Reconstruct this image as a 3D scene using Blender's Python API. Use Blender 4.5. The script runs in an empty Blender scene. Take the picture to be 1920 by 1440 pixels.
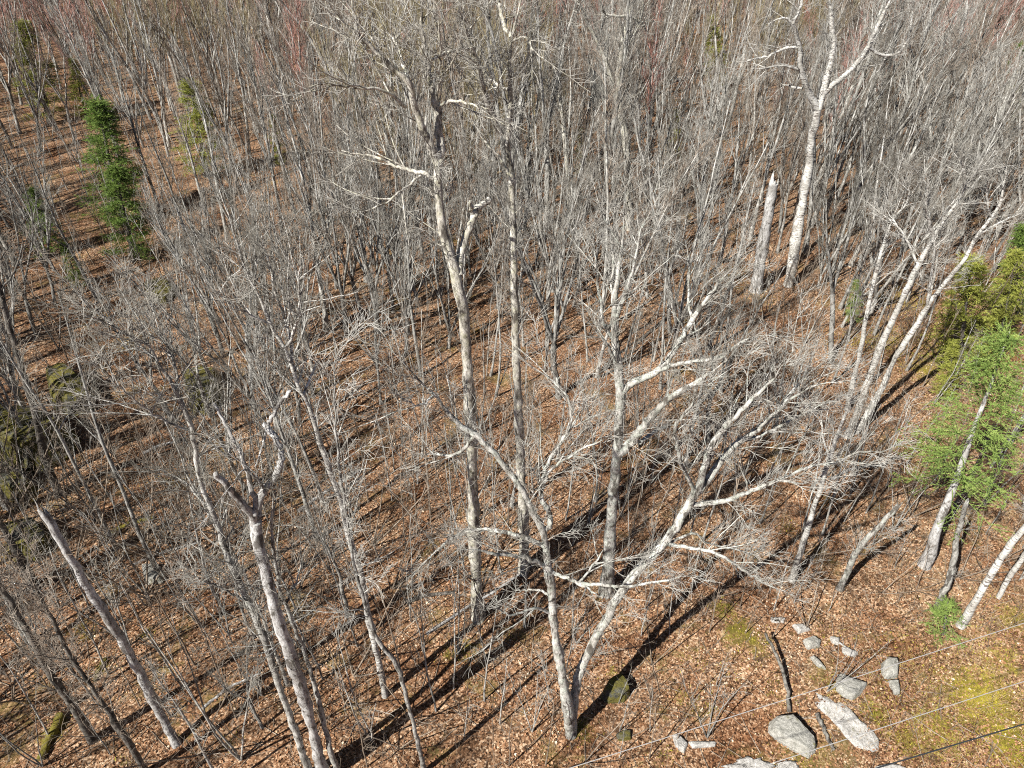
import bpy, bmesh, math, random
import numpy as np

# ------------------------------------------------------------------ camera, sky, sun, exposure
scene = bpy.context.scene
C = scene.collection
CAM_H = 22.0
PITCH = math.radians(37.6)
FPX = 1331.0                                   # focal length in pixels of a 1920 wide picture
SUN_AZ = math.radians(47.0)                    # shadows run this far right of straight ahead
SUN_EL = math.radians(43.0)

cam_data = bpy.data.cameras.new('camera')
cam_data.sensor_width = 36.0
cam_data.lens = FPX / 1920.0 * 36.0
cam_data.clip_start = 0.2
cam_data.clip_end = 5000.0
cam = bpy.data.objects.new('camera', cam_data)
cam.location = (0, 0, CAM_H)
cam.rotation_euler = (math.pi / 2 - PITCH, 0, 0)
C.objects.link(cam)
scene.camera = cam

world = bpy.data.worlds.new('World')
scene.world = world
world.use_nodes = True
wn = world.node_tree
bg = wn.nodes['Background']
sky = wn.nodes.new('ShaderNodeTexSky')
sky.sky_type = 'NISHITA'
sky.sun_disc = False
sky.air_density = 0.4
sky.dust_density = 0.4
sky.sun_elevation = SUN_EL
sky.sun_rotation = math.pi + SUN_AZ
wn.links.new(sky.outputs[0], bg.inputs[0])
bg.inputs[1].default_value = 0.05

sun_data = bpy.data.lights.new('sun', 'SUN')
sun_data.energy = 5.0
sun_data.angle = math.radians(0.5)
sun_data.color = (1.0, 0.96, 0.885)
sun = bpy.data.objects.new('sun', sun_data)
sun.rotation_euler = (math.pi / 2 - SUN_EL, 0, -SUN_AZ)
sun.location = (-20, -20, 40)
C.objects.link(sun)

scene.view_settings.view_transform = 'Standard'
scene.view_settings.look = 'None'
scene.view_settings.gamma = 1.0
scene.view_settings.exposure = 0.95
scene.render.engine = 'CYCLES'
scene.cycles.use_denoising = False
scene.cycles.max_bounces = 2
scene.cycles.diffuse_bounces = 1
scene.cycles.glossy_bounces = 1
scene.cycles.pixel_filter_type = 'BLACKMAN_HARRIS'
scene.cycles.filter_width = 1.1

rng = np.random.default_rng(11)
random.seed(11)

# ------------------------------------------------------------------ geometry of the place
CP, SP = math.cos(PITCH), math.sin(PITCH)

def ray(px, py):
    u, v = px - 960.0, 720.0 - py
    return np.array([u, FPX * CP + v * SP, -FPX * SP + v * CP])

def gz(x, y):
    """ground height: a gently hummocky forest floor"""
    x = np.asarray(x, float); y = np.asarray(y, float)
    h = 0.22 * np.sin(x * .31 + 1.3) * np.cos(y * .27 + .4) + 0.10 * np.sin(x * .83 + y * .41) * np.cos(y * .71 - x * .2)
    h += 0.035 * np.sin(x * 2.3 + 1.1 * np.sin(y * 1.7)) * np.sin(y * 2.1 + 1.3 * np.sin(x * 1.1))
    h += 0.018 * np.sin(x * 5.1 + y * 1.3) * np.sin(y * 4.3 - x * 1.9)
    h += 0.7 * np.sin(x * .045 + .5) * np.sin(y * .05 - .3)
    return h

def ground_at(px, py):
    d = ray(px, py)
    z = 0.0
    for _ in range(12):
        t = (CAM_H - z) / -d[2]
        p = np.array([0, 0, CAM_H]) + d * t
        z = float(gz(p[0], p[1]))
    return np.array([p[0], p[1], z])

def at_depth(px, py, Y):
    d = ray(px, py)
    return np.array([0, 0, CAM_H]) + d * (Y / d[1])

def project(x, y, z):
    """pixel in the 1920 x 1440 picture"""
    dz = z - CAM_H
    dep = y * CP - dz * SP
    up = y * SP + dz * CP
    return 960 + FPX * x / dep, 720 - FPX * up / dep, dep

# ------------------------------------------------------------------ mesh helpers
def norm(a):
    return a / np.maximum(np.linalg.norm(a, axis=-1, keepdims=True), 1e-9)

class MB:
    """collects vertices, quads and triangles for one mesh"""
    def __init__(self):
        self.v = []; self.q = []; self.t = []; self.n = 0; self.qm = []; self.slot = 0
    def add(self, v, q=None, t=None):
        if q is not None and len(q): self.q.append(np.asarray(q) + self.n); self.qm.append(np.full(len(q), self.slot))
        if t is not None and len(t): self.t.append(np.asarray(t) + self.n)
        self.v.append(np.asarray(v, float)); self.n += len(v)
    def tubes(self, P, R, k=3, rough=0.0, g=None):
        """P (M,n,3), R (M,n): M tubes of k sides"""
        M, n, _ = P.shape
        T = np.empty_like(P)
        T[:, 1:-1] = P[:, 2:] - P[:, :-2]; T[:, 0] = P[:, 1] - P[:, 0]; T[:, -1] = P[:, -1] - P[:, -2]
        T = norm(T)
        ref = np.where(np.abs(T[:, :1, 2:3]) > .9, np.array([1., 0, 0]), np.array([0, 0, 1.]))
        ref = np.broadcast_to(ref, P.shape)
        A = norm(np.cross(T, ref)); B = np.cross(T, A)
        ang = np.arange(k) * 2 * math.pi / k
        RR = np.repeat(R[:, :, None], k, 2)
        if rough:
            RR = RR * (1 + rough * (g or rng).standard_normal(RR.shape))
        V = P[:, :, None] + RR[..., None] * (np.cos(ang)[:, None] * A[:, :, None] + np.sin(ang)[:, None] * B[:, :, None])
        idx = np.arange(M * n * k).reshape(M, n, k)
        a = idx[:, :-1]; b = idx[:, 1:]
        q = np.stack([a, np.roll(a, -1, 2), np.roll(b, -1, 2), b], -1).reshape(-1, 4)
        self.add(V.reshape(-1, 3), q)
        return V
    def cap(self, ring, peak):
        k = len(ring)
        v = np.vstack([ring, peak])
        self.add(v, None, [[i, (i + 1) % k, k] for i in range(k)])
    def mesh(self, name, mat, smooth=True):
        me = bpy.data.meshes.new(name)
        V = np.concatenate(self.v) if self.v else np.zeros((0, 3))
        Q = np.concatenate(self.q) if self.q else np.zeros((0, 4), int)
        T = np.concatenate(self.t) if self.t else np.zeros((0, 3), int)
        me.vertices.add(len(V)); me.vertices.foreach_set('co', V.astype(np.float32).ravel())
        nl = Q.size + T.size
        me.loops.add(nl); me.loops.foreach_set('vertex_index', np.concatenate([Q.ravel(), T.ravel()]).astype(np.int32))
        nf = len(Q) + len(T)
        me.polygons.add(nf)
        starts = np.concatenate([np.arange(len(Q)) * 4, len(Q) * 4 + np.arange(len(T)) * 3])
        me.polygons.foreach_set('loop_start', starts.astype(np.int32))
        if smooth:
            me.polygons.foreach_set('use_smooth', np.ones(nf, bool))
        me.update(calc_edges=True)
        for m_ in (mat if isinstance(mat, tuple) else (mat,)):
            if m_ is not None: me.materials.append(m_)
        if isinstance(mat, tuple):
            me.polygons.foreach_set('material_index', np.concatenate(self.qm + [np.zeros(len(T), int)]).astype(np.int32))
        return me
    def build(self, name, mat, parent=None, smooth=True):
        o = bpy.data.objects.new(name, self.mesh(name, mat, smooth))
        C.objects.link(o)
        if parent is not None: o.parent = parent
        return o

def tag(o, label=None, cat=None, group=None, kind=None):
    if label: o['label'] = label
    if cat: o['category'] = cat
    if group: o['group'] = group
    if kind: o['kind'] = kind
    return o

def empty(name, loc, rz=0.0):
    o = bpy.data.objects.new(name, None)
    o.empty_display_size = 0.3
    o.location = [float(c) for c in loc]; o.rotation_euler = (0, 0, rz)
    C.objects.link(o)
    return o

def spawn(P, R, cnt, t0, t1, a0, a1, l0, l1, n, up, wig, r_of_l, rmin, g, taper=.35, rel=False, flat=None, shrink=.45, bend=0.0):
    """grow cnt side branches of n segments from each of the branches P"""
    M, N, _ = P.shape
    t = t0 + (t1 - t0) * (np.arange(cnt)[None] + g.random((M, cnt))) / cnt
    f = np.clip(t * (N - 1), 0, N - 1.001); i = f.astype(int); fr = (f - i)[..., None]
    m = np.arange(M)[:, None]
    base = P[m, i] * (1 - fr) + P[m, i + 1] * fr
    tan = norm(P[m, i + 1] - P[m, i])
    rad = R[m, i] * (1 - fr[..., 0]) + R[m, i + 1] * fr[..., 0]
    rv = g.standard_normal((M, cnt, 3))
    if flat is not None: rv[..., 2] *= flat
    perp = rv - (rv * tan).sum(-1, keepdims=True) * tan
    perp = norm(perp)
    a = g.uniform(a0, a1, (M, cnt, 1))
    d = norm(np.cos(a) * tan + np.sin(a) * perp + np.array([0, 0, up]))
    L = g.uniform(l0, l1, (M, cnt))
    if rel:
        L = L * np.linalg.norm(np.diff(P, axis=1), axis=-1).sum(1)[:, None]
    L = L * (1 - shrink * t)
    K = M * cnt
    d = d.reshape(K, 3); L = L.reshape(K); pos = base.reshape(K, 3)
    out = np.empty((K, n + 1, 3)); out[:, 0] = pos
    for s in range(n):
        pos = pos + d * (L / n)[:, None]
        out[:, s + 1] = pos
        d = norm(d + wig * g.standard_normal((K, 3)) + np.array([0, 0, bend]))
    r0 = np.maximum(np.minimum(rad.reshape(K) * .75, r_of_l * L), rmin)
    rr = r0[:, None] * np.linspace(1, taper, n + 1)[None]
    return out, np.maximum(rr, rmin * .75)

def resample(pts, vals, n, g=None, jit=0.0):
    """Catmull-Rom through pts, n points evenly along it"""
    pts = np.asarray(pts, float); vals = np.asarray(vals, float)
    if len(pts) == 2:
        pts = np.array([pts[0], pts.mean(0), pts[1]]); vals = np.array([vals[0], vals.mean(), vals[1]])
    E = np.vstack([2 * pts[0] - pts[1], pts, 2 * pts[-1] - pts[-2]])
    out = []; vo = []
    for i in range(len(pts) - 1):
        p0, p1, p2, p3 = E[i:i + 4]
        for u in np.linspace(0, 1, 8, endpoint=False):
            out.append(.5 * (2 * p1 + (p2 - p0) * u + (2 * p0 - 5 * p1 + 4 * p2 - p3) * u * u + (3 * p1 - p0 - 3 * p2 + p3) * u ** 3))
            vo.append(vals[i] * (1 - u) + vals[i + 1] * u)
    out.append(pts[-1]); vo.append(vals[-1])
    out = np.array(out); vo = np.array(vo)
    s = np.concatenate([[0], np.cumsum(np.linalg.norm(np.diff(out, axis=0), axis=1))])
    q = np.linspace(0, s[-1], n)
    res = np.stack([np.interp(q, s, out[:, k]) for k in range(3)], 1)
    if g is not None and jit:
        j = g.standard_normal(res.shape) * jit; j[0] = 0
        res = res + j
    return res, np.interp(q, s, vo), s[-1]

# ------------------------------------------------------------------ materials
def new_mat(name):
    m = bpy.data.materials.new(name); m.use_nodes = True
    nt = m.node_tree; b = nt.nodes['Principled BSDF']
    b.inputs['Roughness'].default_value = .9
    b.inputs['Specular IOR Level'].default_value = .15
    return m, nt, b

def ramp(nt, stops, interp='LINEAR'):
    r = nt.nodes.new('ShaderNodeValToRGB'); r.color_ramp.interpolation = interp
    e = r.color_ramp.elements
    while len(e) < len(stops): e.new(.5)
    for k, (p, c) in enumerate(stops):
        e[k].position = p; e[k].color = (*c, 1)
    return r

def mix(nt, fac, a, b, mode='MIX'):
    n = nt.nodes.new('ShaderNodeMix'); n.data_type = 'RGBA'; n.blend_type = mode
    for s, v in ((0, fac), (6, a), (7, b)):
        if hasattr(v, 'links'): nt.links.new(v, n.inputs[s])
        elif s == 0: n.inputs[0].default_value = v
        else: n.inputs[s].default_value = (*v, 1)
    return n.outputs[2]

def noise(nt, vec, scale, detail=4, rough=.6):
    n = nt.nodes.new('ShaderNodeTexNoise'); n.inputs['Scale'].default_value = scale
    n.inputs['Detail'].default_value = detail; n.inputs['Roughness'].default_value = rough
    if vec is not None: nt.links.new(vec, n.inputs['Vector'])
    return n.outputs[0]

def mapped(nt, scale):
    tc = nt.nodes.new('ShaderNodeTexCoord'); mp = nt.nodes.new('ShaderNodeMapping')
    mp.inputs['Scale'].default_value = scale
    nt.links.new(tc.outputs['Object'], mp.inputs[0])
    return tc.outputs['Object'], mp.outputs[0]

def bark(name, light, mid, dark, lichen=(.40, .43, .36), lich=.35, band=False, tone=.25):
    m, nt, b = new_mat(name)
    obj, st = mapped(nt, (1, 1, .38) if not band else (1, 1, 3.5))
    f = noise(nt, st, 11 if not band else 5, 5, .8)
    r = ramp(nt, [(.36, dark), (.47, mid), (.60, light)])
    nt.links.new(f, r.inputs[0])
    pf = noise(nt, obj, 5.5, 5, .75)
    pr = ramp(nt, [(.50, (0, 0, 0)), (.57, (lich,) * 3)])
    nt.links.new(pf, pr.inputs[0])
    c = mix(nt, pr.outputs[0], r.outputs[0], lichen)
    gf_ = noise(nt, obj, 1.1, 3, .6)
    gr2 = ramp(nt, [(.35, (.62, .60, .58)), (.6, (1.06, 1.06, 1.06))])
    nt.links.new(gf_, gr2.inputs[0])
    c = mix(nt, 1.0, c, gr2.outputs[0], 'MULTIPLY')
    kf = noise(nt, st, 4.5, 3, .55)
    kr = ramp(nt, [(.575, (0, 0, 0)), (.63, (.85,) * 3)])
    nt.links.new(kf, kr.inputs[0])
    c = mix(nt, kr.outputs[0], c, dark)
    oi = nt.nodes.new('ShaderNodeObjectInfo')
    orr = ramp(nt, [(0, (1 - tone,) * 3), (1, (1, 1, 1))])
    nt.links.new(oi.outputs['Random'], orr.inputs[0])
    c = mix(nt, 1.0, c, orr.outputs[0], 'MULTIPLY')
    nt.links.new(c, b.inputs['Base Color'])
    bp = nt.nodes.new('ShaderNodeBump'); bp.inputs['Strength'].default_value = .9; bp.inputs['Distance'].default_value = .04
    nt.links.new(f, bp.inputs['Height']); nt.links.new(bp.outputs[0], b.inputs['Normal'])
    return m

def twig_mat(name, stops):
    m, nt, b = new_mat(name)
    oi = nt.nodes.new('ShaderNodeObjectInfo')
    r = ramp(nt, stops)
    nt.links.new(oi.outputs['Random'], r.inputs[0])
    obj, _ = mapped(nt, (1, 1, 1))
    f = noise(nt, obj, 2.5, 3, .7)
    fr = ramp(nt, [(.35, (.6, .58, .55)), (.65, (1.2, 1.2, 1.2))])
    nt.links.new(f, fr.inputs[0])
    nt.links.new(mix(nt, 1.0, r.outputs[0], fr.outputs[0], 'MULTIPLY'), b.inputs['Base Color'])
    return m

M_ASPEN = bark('aspen_bark', (.70, .68, .62), (.44, .42, .37), (.07, .06, .05), (.50, .50, .34), .4, tone=.05)
M_MAPLE = bark('maple_bark', (.66, .65, .62), (.36, .35, .32), (.07, .06, .05), (.48, .53, .47), .6, tone=.05)
M_BIRCH = bark('birch_bark', (.70, .69, .66), (.55, .54, .51), (.10, .08, .07), (.45, .46, .40), .35, band=True, tone=.08)
M_DEAD = bark('dead_wood', (.60, .60, .60), (.42, .41, .40), (.08, .07, .06), (.40, .40, .38), .3, tone=.05)
M_SLIM = bark('slim_bark', (.68, .67, .64), (.42, .41, .385), (.07, .06, .05), (.44, .46, .40), .4, tone=.45)
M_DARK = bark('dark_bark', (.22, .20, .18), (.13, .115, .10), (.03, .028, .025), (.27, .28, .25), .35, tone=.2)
M_TWIG = twig_mat('hero_twigs', [(0, (.31, .297, .268)), (1, (.42, .41, .38))])
M_TWIG_GREY = twig_mat('grey_twigs', [(0, (.15, .14, .12)), (.5, (.26, .245, .215)), (1, (.44, .43, .40))])
M_TWIG_BROWN = twig_mat('brown_twigs', [(0, (.14, .11, .085)), (.6, (.24, .195, .155)), (1, (.37, .32, .27))])
M_TWIG_RED = twig_mat('reddish_twigs', [(0, (.38, .19, .155)), (1, (.54, .32, .275))])
M_TWIG_TAN = twig_mat('tan_twigs', [(0, (.24, .20, .11)), (1, (.36, .31, .19))])
M_BRUSH = twig_mat('brush_twigs', [(0, (.20, .16, .125)), (1, (.30, .25, .20))])

def needle_mat(name, a, b_, c_):
    m, nt, b = new_mat(name)
    obj, _ = mapped(nt, (1, 1, 1))
    f = noise(nt, obj, 3.0, 4, .7)
    r = ramp(nt, [(.32, a), (.5, b_), (.68, c_)])
    nt.links.new(f, r.inputs[0])
    nt.links.new(r.outputs[0], b.inputs['Base Color'])
    b.inputs['Roughness'].default_value = .6
    tr = nt.nodes.new('ShaderNodeBsdfTranslucent')
    nt.links.new(r.outputs[0], tr.inputs[0])
    ms = nt.nodes.new('ShaderNodeMixShader'); ms.inputs[0].default_value = .25
    out = nt.nodes['Material Output']
    nt.links.new(b.outputs[0], ms.inputs[1]); nt.links.new(tr.outputs[0], ms.inputs[2]); nt.links.new(ms.outputs[0], out.inputs[0])
    return m

M_SPRUCE = needle_mat('spruce_needles', (.10, .16, .045), (.23, .33, .08), (.40, .49, .15))
M_FIR = needle_mat('fir_needles', (.07, .12, .03), (.15, .23, .05), (.27, .35, .09))
M_CEDAR = needle_mat('cedar_sprays', (.16, .17, .03), (.32, .35, .07), (.50, .50, .14))
M_YELLOWFIR = needle_mat('yellowish_needles', (.14, .16, .03), (.27, .29, .06), (.42, .42, .11))

# ------------------------------------------------------------------ the ground
MOSS = []      # (x, y, radius, strength, tint 0 olive .. 1 yellow)
def moss_px(px, py, rpx, s, tint):
    p = ground_at(px, py); d = project(p[0], p[1], p[2])[2]
    MOSS.append((p[0], p[1], rpx * d / FPX, s, tint))
for a in [(1840, 1310, 110, .8, 1), (1760, 1370, 90, .7, .9), (1900, 1390, 80, .85, 1), (1880, 1240, 70, .6, .9), (1650, 1290, 60, .5, .5), (1690, 1220, 60, .45, .6), (1560, 1200, 50, .45, .4), (1460, 1300, 50, .5, .35), (1380, 1260, 40, .5, .4), (1300, 1230, 40, .5, .4), (1660, 640, 80, .6, .6), (1700, 560, 80, .6, .7), (250, 640, 60, .6, .3), (330, 900, 60, .6, .3), (230, 980, 50, .6, .3), (560, 880, 40, .5, .3), (160, 1180, 50, .6, .3), (740, 560, 50, .5, .4), (1250, 470, 60, .5, .4), (1350, 520, 60, .5, .5), (1700, 1390, 45, .7, .7),
          (1390, 1185, 45, .9, .35), (1350, 1140, 35, .8, .3), (1420, 1210, 40, .7, .4), (1900, 1160, 50, .7, .6), (1330, 1330, 30, .6, .5),
          (1640, 1340, 40, .8, .4), (1560, 1290, 30, .7, .4), (1280, 1310, 25, .7, .6), (1500, 1420, 60, .6, .5), (1250, 1410, 35, .5, .4),
          (880, 1215, 45, .7, .25), (840, 1225, 30, .7, .3), (1090, 1370, 35, .8, .4), (1150, 1260, 25, .6, .3), (960, 1190, 20, .5, .3),
          (140, 745, 60, .8, .2), (40, 930, 60, .8, .2), (50, 1020, 70, .9, .2), (60, 860, 50, .7, .2), (380, 740, 45, .7, .3), (300, 540, 40, .6, .5),
          (410, 850, 40, .6, .4), (420, 830, 30, .6, .4), (280, 1190, 25, .7, .3), (190, 1255, 30, .7, .35), (100, 1370, 40, .8, .35), (230, 1430, 30, .6, .5),
          (430, 1390, 20, .6, .3), (210, 1110, 30, .5, .4), (470, 680, 40, .5, .3), (1110, 250, 60, .6, .3), (1120, 310, 60, .6, .3), (1480, 990, 25, .6, .4),
          (1800, 650, 90, .8, .8), (1750, 700, 60, .7, .7), (1600, 640, 50, .6, .4), (1640, 560, 40, .5, .4), (1420, 560, 50, .5, .4), (860, 450, 50, .5, .5), (1000, 300, 60, .4, .5)]:
    moss_px(*a)

def axis(a, b, step, lo, hi, gr=1.28):
    mid = list(np.arange(a, b + step * .5, step))
    s = step; x = mid[0]; left = []
    while x > lo: s *= gr; x -= s; left.append(x)
    s = step; x = mid[-1]; right = []
    while x < hi: s *= gr; x += s; right.append(x)
    return np.array(left[::-1] + mid + right)

gx = axis(-27, 34, .22, -1500, 1500); gy = axis(4, 46, .22, -1500, 2500)
X, Y = np.meshgrid(gx, gy)
Z = gz(X, Y)
far = np.maximum(np.abs(X) - 250, 0) + np.maximum(Y - 350, 0) + np.maximum(-Y - 150, 0)
Z = Z * np.exp(-far / 200)
mossA = np.zeros_like(X); tintA = np.zeros_like(X)
for (x, y, r, s, ti) in MOSS:
    w = s * np.exp(-(((X - x) / r) ** 2 + ((Y - y) / r) ** 2))
    tintA = np.where(w > mossA, ti, tintA); mossA = np.maximum(mossA, w)
# dry pale grass grows over the right hand edge by the wires
def grass_w(x, y):
    px, py, _ = project(x, y, 0)
    return np.clip((px - 1480) / 300, 0, 1) * np.clip((py - 560) / 200, 0, 1) * np.clip((y > 3), 0, 1)
grassA = .45 * grass_w(X, Y) * ((Y > 4) & (Y < 60))
nx, ny = len(gx), len(gy)
mb = MB()
idx = np.arange(nx * ny).reshape(ny, nx)
mb.add(np.stack([X, Y, Z], -1).reshape(-1, 3), np.stack([idx[:-1, :-1], idx[:-1, 1:], idx[1:, 1:], idx[1:, :-1]], -1).reshape(-1, 4))
m, nt, b = new_mat('forest_floor')
tc = nt.nodes.new('ShaderNodeTexCoord'); pos = tc.outputs['Object']
vo = nt.nodes.new('ShaderNodeTexVoronoi'); vo.inputs['Scale'].default_value = 19; nt.links.new(pos, vo.inputs['Vector'])
sepv = nt.nodes.new('ShaderNodeSeparateColor'); nt.links.new(vo.outputs['Color'], sepv.inputs[0])
lr = ramp(nt, [(0, (.035, .019, .011)), (.25, (.13, .067, .035)), (.55, (.26, .138, .073)), (.8, (.39, .235, .138)), (1, (.57, .41, .28))])
nt.links.new(sepv.outputs[0], lr.inputs[0])
big = noise(nt, pos, .35, 5, .65)
br = ramp(nt, [(.34, (.62, .50, .42)), (.5, (1, 1, 1)), (.66, (1.2, 1.3, 1.35))]); nt.links.new(big, br.inputs[0])
c = mix(nt, 1.0, lr.outputs[0], br.outputs[0], 'MULTIPLY')
soil = noise(nt, pos, 1.7, 5, .7)
sr = ramp(nt, [(.54, (0, 0, 0)), (.66, (.75,) * 3)]); nt.links.new(soil, sr.inputs[0])
c = mix(nt, sr.outputs[0], c, (.07, .045, .028))
ol = noise(nt, pos, .55, 6, .75)
olr = ramp(nt, [(.55, (0, 0, 0)), (.64, (.6,) * 3)]); nt.links.new(ol, olr.inputs[0])
c = mix(nt, olr.outputs[0], c, (.17, .135, .045))
at = nt.nodes.new('ShaderNodeAttribute'); at.attribute_name = 'cover'
sep = nt.nodes.new('ShaderNodeSeparateColor'); nt.links.new(at.outputs['Color'], sep.inputs[0])
fine = noise(nt, pos, 2.6, 8, .82)
def mask(w, lo, hi):
    ad = nt.nodes.new('ShaderNodeMath'); ad.operation = 'MULTIPLY_ADD'
    nt.links.new(w, ad.inputs[0]); ad.inputs[1].default_value = .62; nt.links.new(fine, ad.inputs[2])
    mr = nt.nodes.new('ShaderNodeMapRange'); nt.links.new(ad.outputs[0], mr.inputs[0])
    mr.inputs[1].default_value = lo; mr.inputs[2].default_value = hi
    return mr.outputs[0]
gf = noise(nt, pos, 30, 3, .7)
gr_ = ramp(nt, [(.3, (.16, .105, .055)), (.7, (.40, .30, .17))]); nt.links.new(gf, gr_.inputs[0])
c = mix(nt, mask(sep.outputs[2], .78, 1.0), c, gr_.outputs[0])
mtint = nt.nodes.new('ShaderNodeMath'); mtint.operation = 'MULTIPLY'; mtint.use_clamp = True
mn = ramp(nt, [(.38, (.15,) * 3), (.62, (1.1,) * 3)]); nt.links.new(noise(nt, pos, 1.4, 6, .8), mn.inputs[0])
nt.links.new(sep.outputs[1], mtint.inputs[0]); nt.links.new(mn.outputs[0], mtint.inputs[1])
mossc = mix(nt, mtint.outputs[0], (.12, .10, .025), (.46, .38, .05))
mv = ramp(nt, [(.3, (.5, .5, .5)), (.7, (1.15, 1.15, 1.15))]); nt.links.new(noise(nt, pos, 9, 5, .8), mv.inputs[0])
mossc = mix(nt, 1.0, mossc, mv.outputs[0], 'MULTIPLY')
c = mix(nt, mask(sep.outputs[0], .80, .98), c, mossc)
nt.links.new(c, b.inputs['Base Color'])
bp = nt.nodes.new('ShaderNodeBump'); bp.inputs['Strength'].default_value = .9; bp.inputs['Distance'].default_value = .05
hh = nt.nodes.new('ShaderNodeMath'); hh.operation = 'ADD'
nt.links.new(sepv.outputs[1], hh.inputs[0]); nt.links.new(fine, hh.inputs[1])
nt.links.new(hh.outputs[0], bp.inputs['Height']); nt.links.new(bp.outputs[0], b.inputs['Normal'])
ground = mb.build('ground', m)
tag(ground, 'leaf littered forest floor with mossy and grassy patches', 'ground', kind='structure')
ca = ground.data.color_attributes.new('cover', 'FLOAT_COLOR', 'POINT')
col = np.stack([mossA, tintA, grassA, np.ones_like(X)], -1).reshape(-1).astype(np.float32)
ca.data.foreach_set('color', col)

# ------------------------------------------------------------------ traced trees
def limbs_at_top(limbs, trunk):
    return any((l[0][0][0] - trunk[-1][0]) ** 2 + (l[0][0][1] - trunk[-1][1]) ** 2 < 400 for l in limbs)

def traced(name, label, cat, trunk, w, limbs, bmat=M_MAPLE, tmat=M_TWIG, lean=0.0, base=None, twig=1.0, seed=0, group=None,
           broken=False, trunk_twigs=(.45, 1.0), tl=1.0, sides=12, limb_broken=()):
    """trunk: picture points from the foot up; w: widths in pixels at foot and top; limbs: (points, w0, w1, metres nearer (-) or farther (+) at the tip)"""
    g = np.random.default_rng(seed + 100)
    foot = ground_at(*trunk[0])
    o = empty(name, foot)
    tag(o, label, cat, group)
    nT = len(trunk)
    ss = np.concatenate([[0], np.cumsum(np.linalg.norm(np.diff(np.array(trunk, float), axis=0), axis=1))]); ss /= ss[-1]
    pts = []; rad = []; Ys = []
    for (px, py), s in zip(trunk, ss):
        Yd = foot[1] + lean * s + .18 * math.sin(5 * s + seed) * (s > 0)
        p = at_depth(px, py, Yd)
        d = project(*p)[2]
        pts.append(p - foot); rad.append((w[0] * (1 - s) + w[1] * s) * d / FPX / 2); Ys.append(Yd)
    pts[0] = np.array([0, 0, -.35])
    n = max(14, int(nT * 4))
    P, R, L = resample(pts, rad, n, g, .012)
    flare = np.exp(-np.arange(n) * L / n / .28)
    R = R * (1 + .35 * flare)
    if not broken and not limbs_at_top(limbs, trunk): R = R * np.clip((1 - np.linspace(0, 1, n)) / .14, .25, 1)
    R = R * (1 + .09 * np.convolve(g.standard_normal(n + 4), np.ones(5) / 2, 'valid'))
    mb = MB()
    V = mb.tubes(P[None], R[None], sides, .035, g)
    def snap(mb, V):
        ring = V[0, -1]; tdir = norm(P[-1] - P[-2]); k = len(ring)
        cen = ring.mean(0); r_ = np.linalg.norm(ring[0] - cen)
        spikes = ring + tdir * (g.random((k, 1)) ** 2 * r_ * 5.5)
        v = np.vstack([ring, spikes * .75 + cen * .25, cen + tdir * r_ * .3])
        q = [[i, (i + 1) % k, k + (i + 1) % k, k + i] for i in range(k)]
        mb.add(v, q, [[k + i, k + (i + 1) % k, 2 * k] for i in range(k)])
    if broken: snap(mb, V)
    else: mb.cap(V[0, -1], V[0, -1].mean(0) + norm(P[-1] - P[-2]) * R[-1] * .9)
    mb.build('trunk', bmat, o)
    nodes = [(x, y, d) for (x, y), d in zip(trunk, Ys)]
    def grow(Pl, Rl, Ll, t0, t1, dens, parent, ln):
        c1 = max(3, int(Ll * 5.4 * dens * (t1 - t0)))
        a, ra = spawn(Pl[None], Rl[None], c1, t0, t1, .4, 1.1, .6 * ln, 2.3 * ln, 6, .16, .09, .0115, .0075, g, .35)
        b_, rb = spawn(a, ra, 6, .12, .97, .4, 1.0, .25, .6, 4, .09, .12, .0095, .0058, g, .5, rel=True)
        c_, rc = spawn(b_, rb, 4, .12, .97, .35, .95, .16 * ln, .55 * ln, 2, .07, .15, .008, .0048, g, .6)
        m2 = MB(); m2.slot = 1; m2.tubes(a, ra, 4); m2.slot = 0; m2.tubes(b_, rb, 3); m2.tubes(c_, rc, 3)
        tag(m2.build('twigs', (tmat, bmat), parent), kind='stuff')
    if trunk_twigs is not None and twig > 0:
        grow(P, R, L, trunk_twigs[0], trunk_twigs[1], .7 * twig, o, tl)
    for li, lb in enumerate(limbs):
        lp, w0, w1, dd = lb[:4]
        lt = lb[4] if len(lb) > 4 else 1.0
        q = np.array(lp[0], float)
        # depth where the limb leaves: nearest traced point of the trunk or of an earlier limb
        Y0 = min(nodes, key=lambda k: (k[0] - q[0]) ** 2 + (k[1] - q[1]) ** 2)[2]
        s2 = np.concatenate([[0], np.cumsum(np.linalg.norm(np.diff(np.array(lp, float), axis=0), axis=1))]); s2 /= s2[-1]
        pl = []; rl = []
        for (px, py), s in zip(lp, s2):
            Yd = Y0 + dd * s
            p = at_depth(px, py, Yd); d = project(*p)[2]
            pl.append(p - foot); rl.append((w0 * (1 - s) + w1 * s) * d / FPX / 2)
            nodes.append((px, py, Yd))
        nl = max(10, len(lp) * 4)
        Pl, Rl, Ll = resample(pl, rl, nl, g, .014)
        if li not in limb_broken and not limbs_at_top(limbs, lp): Rl = Rl * np.clip((1 - np.linspace(0, 1, nl)) / .25, .3, 1)
        Rl = np.maximum(Rl, .009)
        mbl = MB(); Vl = mbl.tubes(Pl[None], Rl[None], 8, .04, g)
        if li in limb_broken:
            ring = Vl[0, -1]; mbl.cap(ring, ring.mean(0) + norm(Pl[-1] - Pl[-2]) * .06)
        lo = mbl.build('limb', bmat, o)
        if twig * lt > 0:
            grow(Pl, Rl, Ll, .18, 1.0, twig * lt, lo, tl)
    return o

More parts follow.
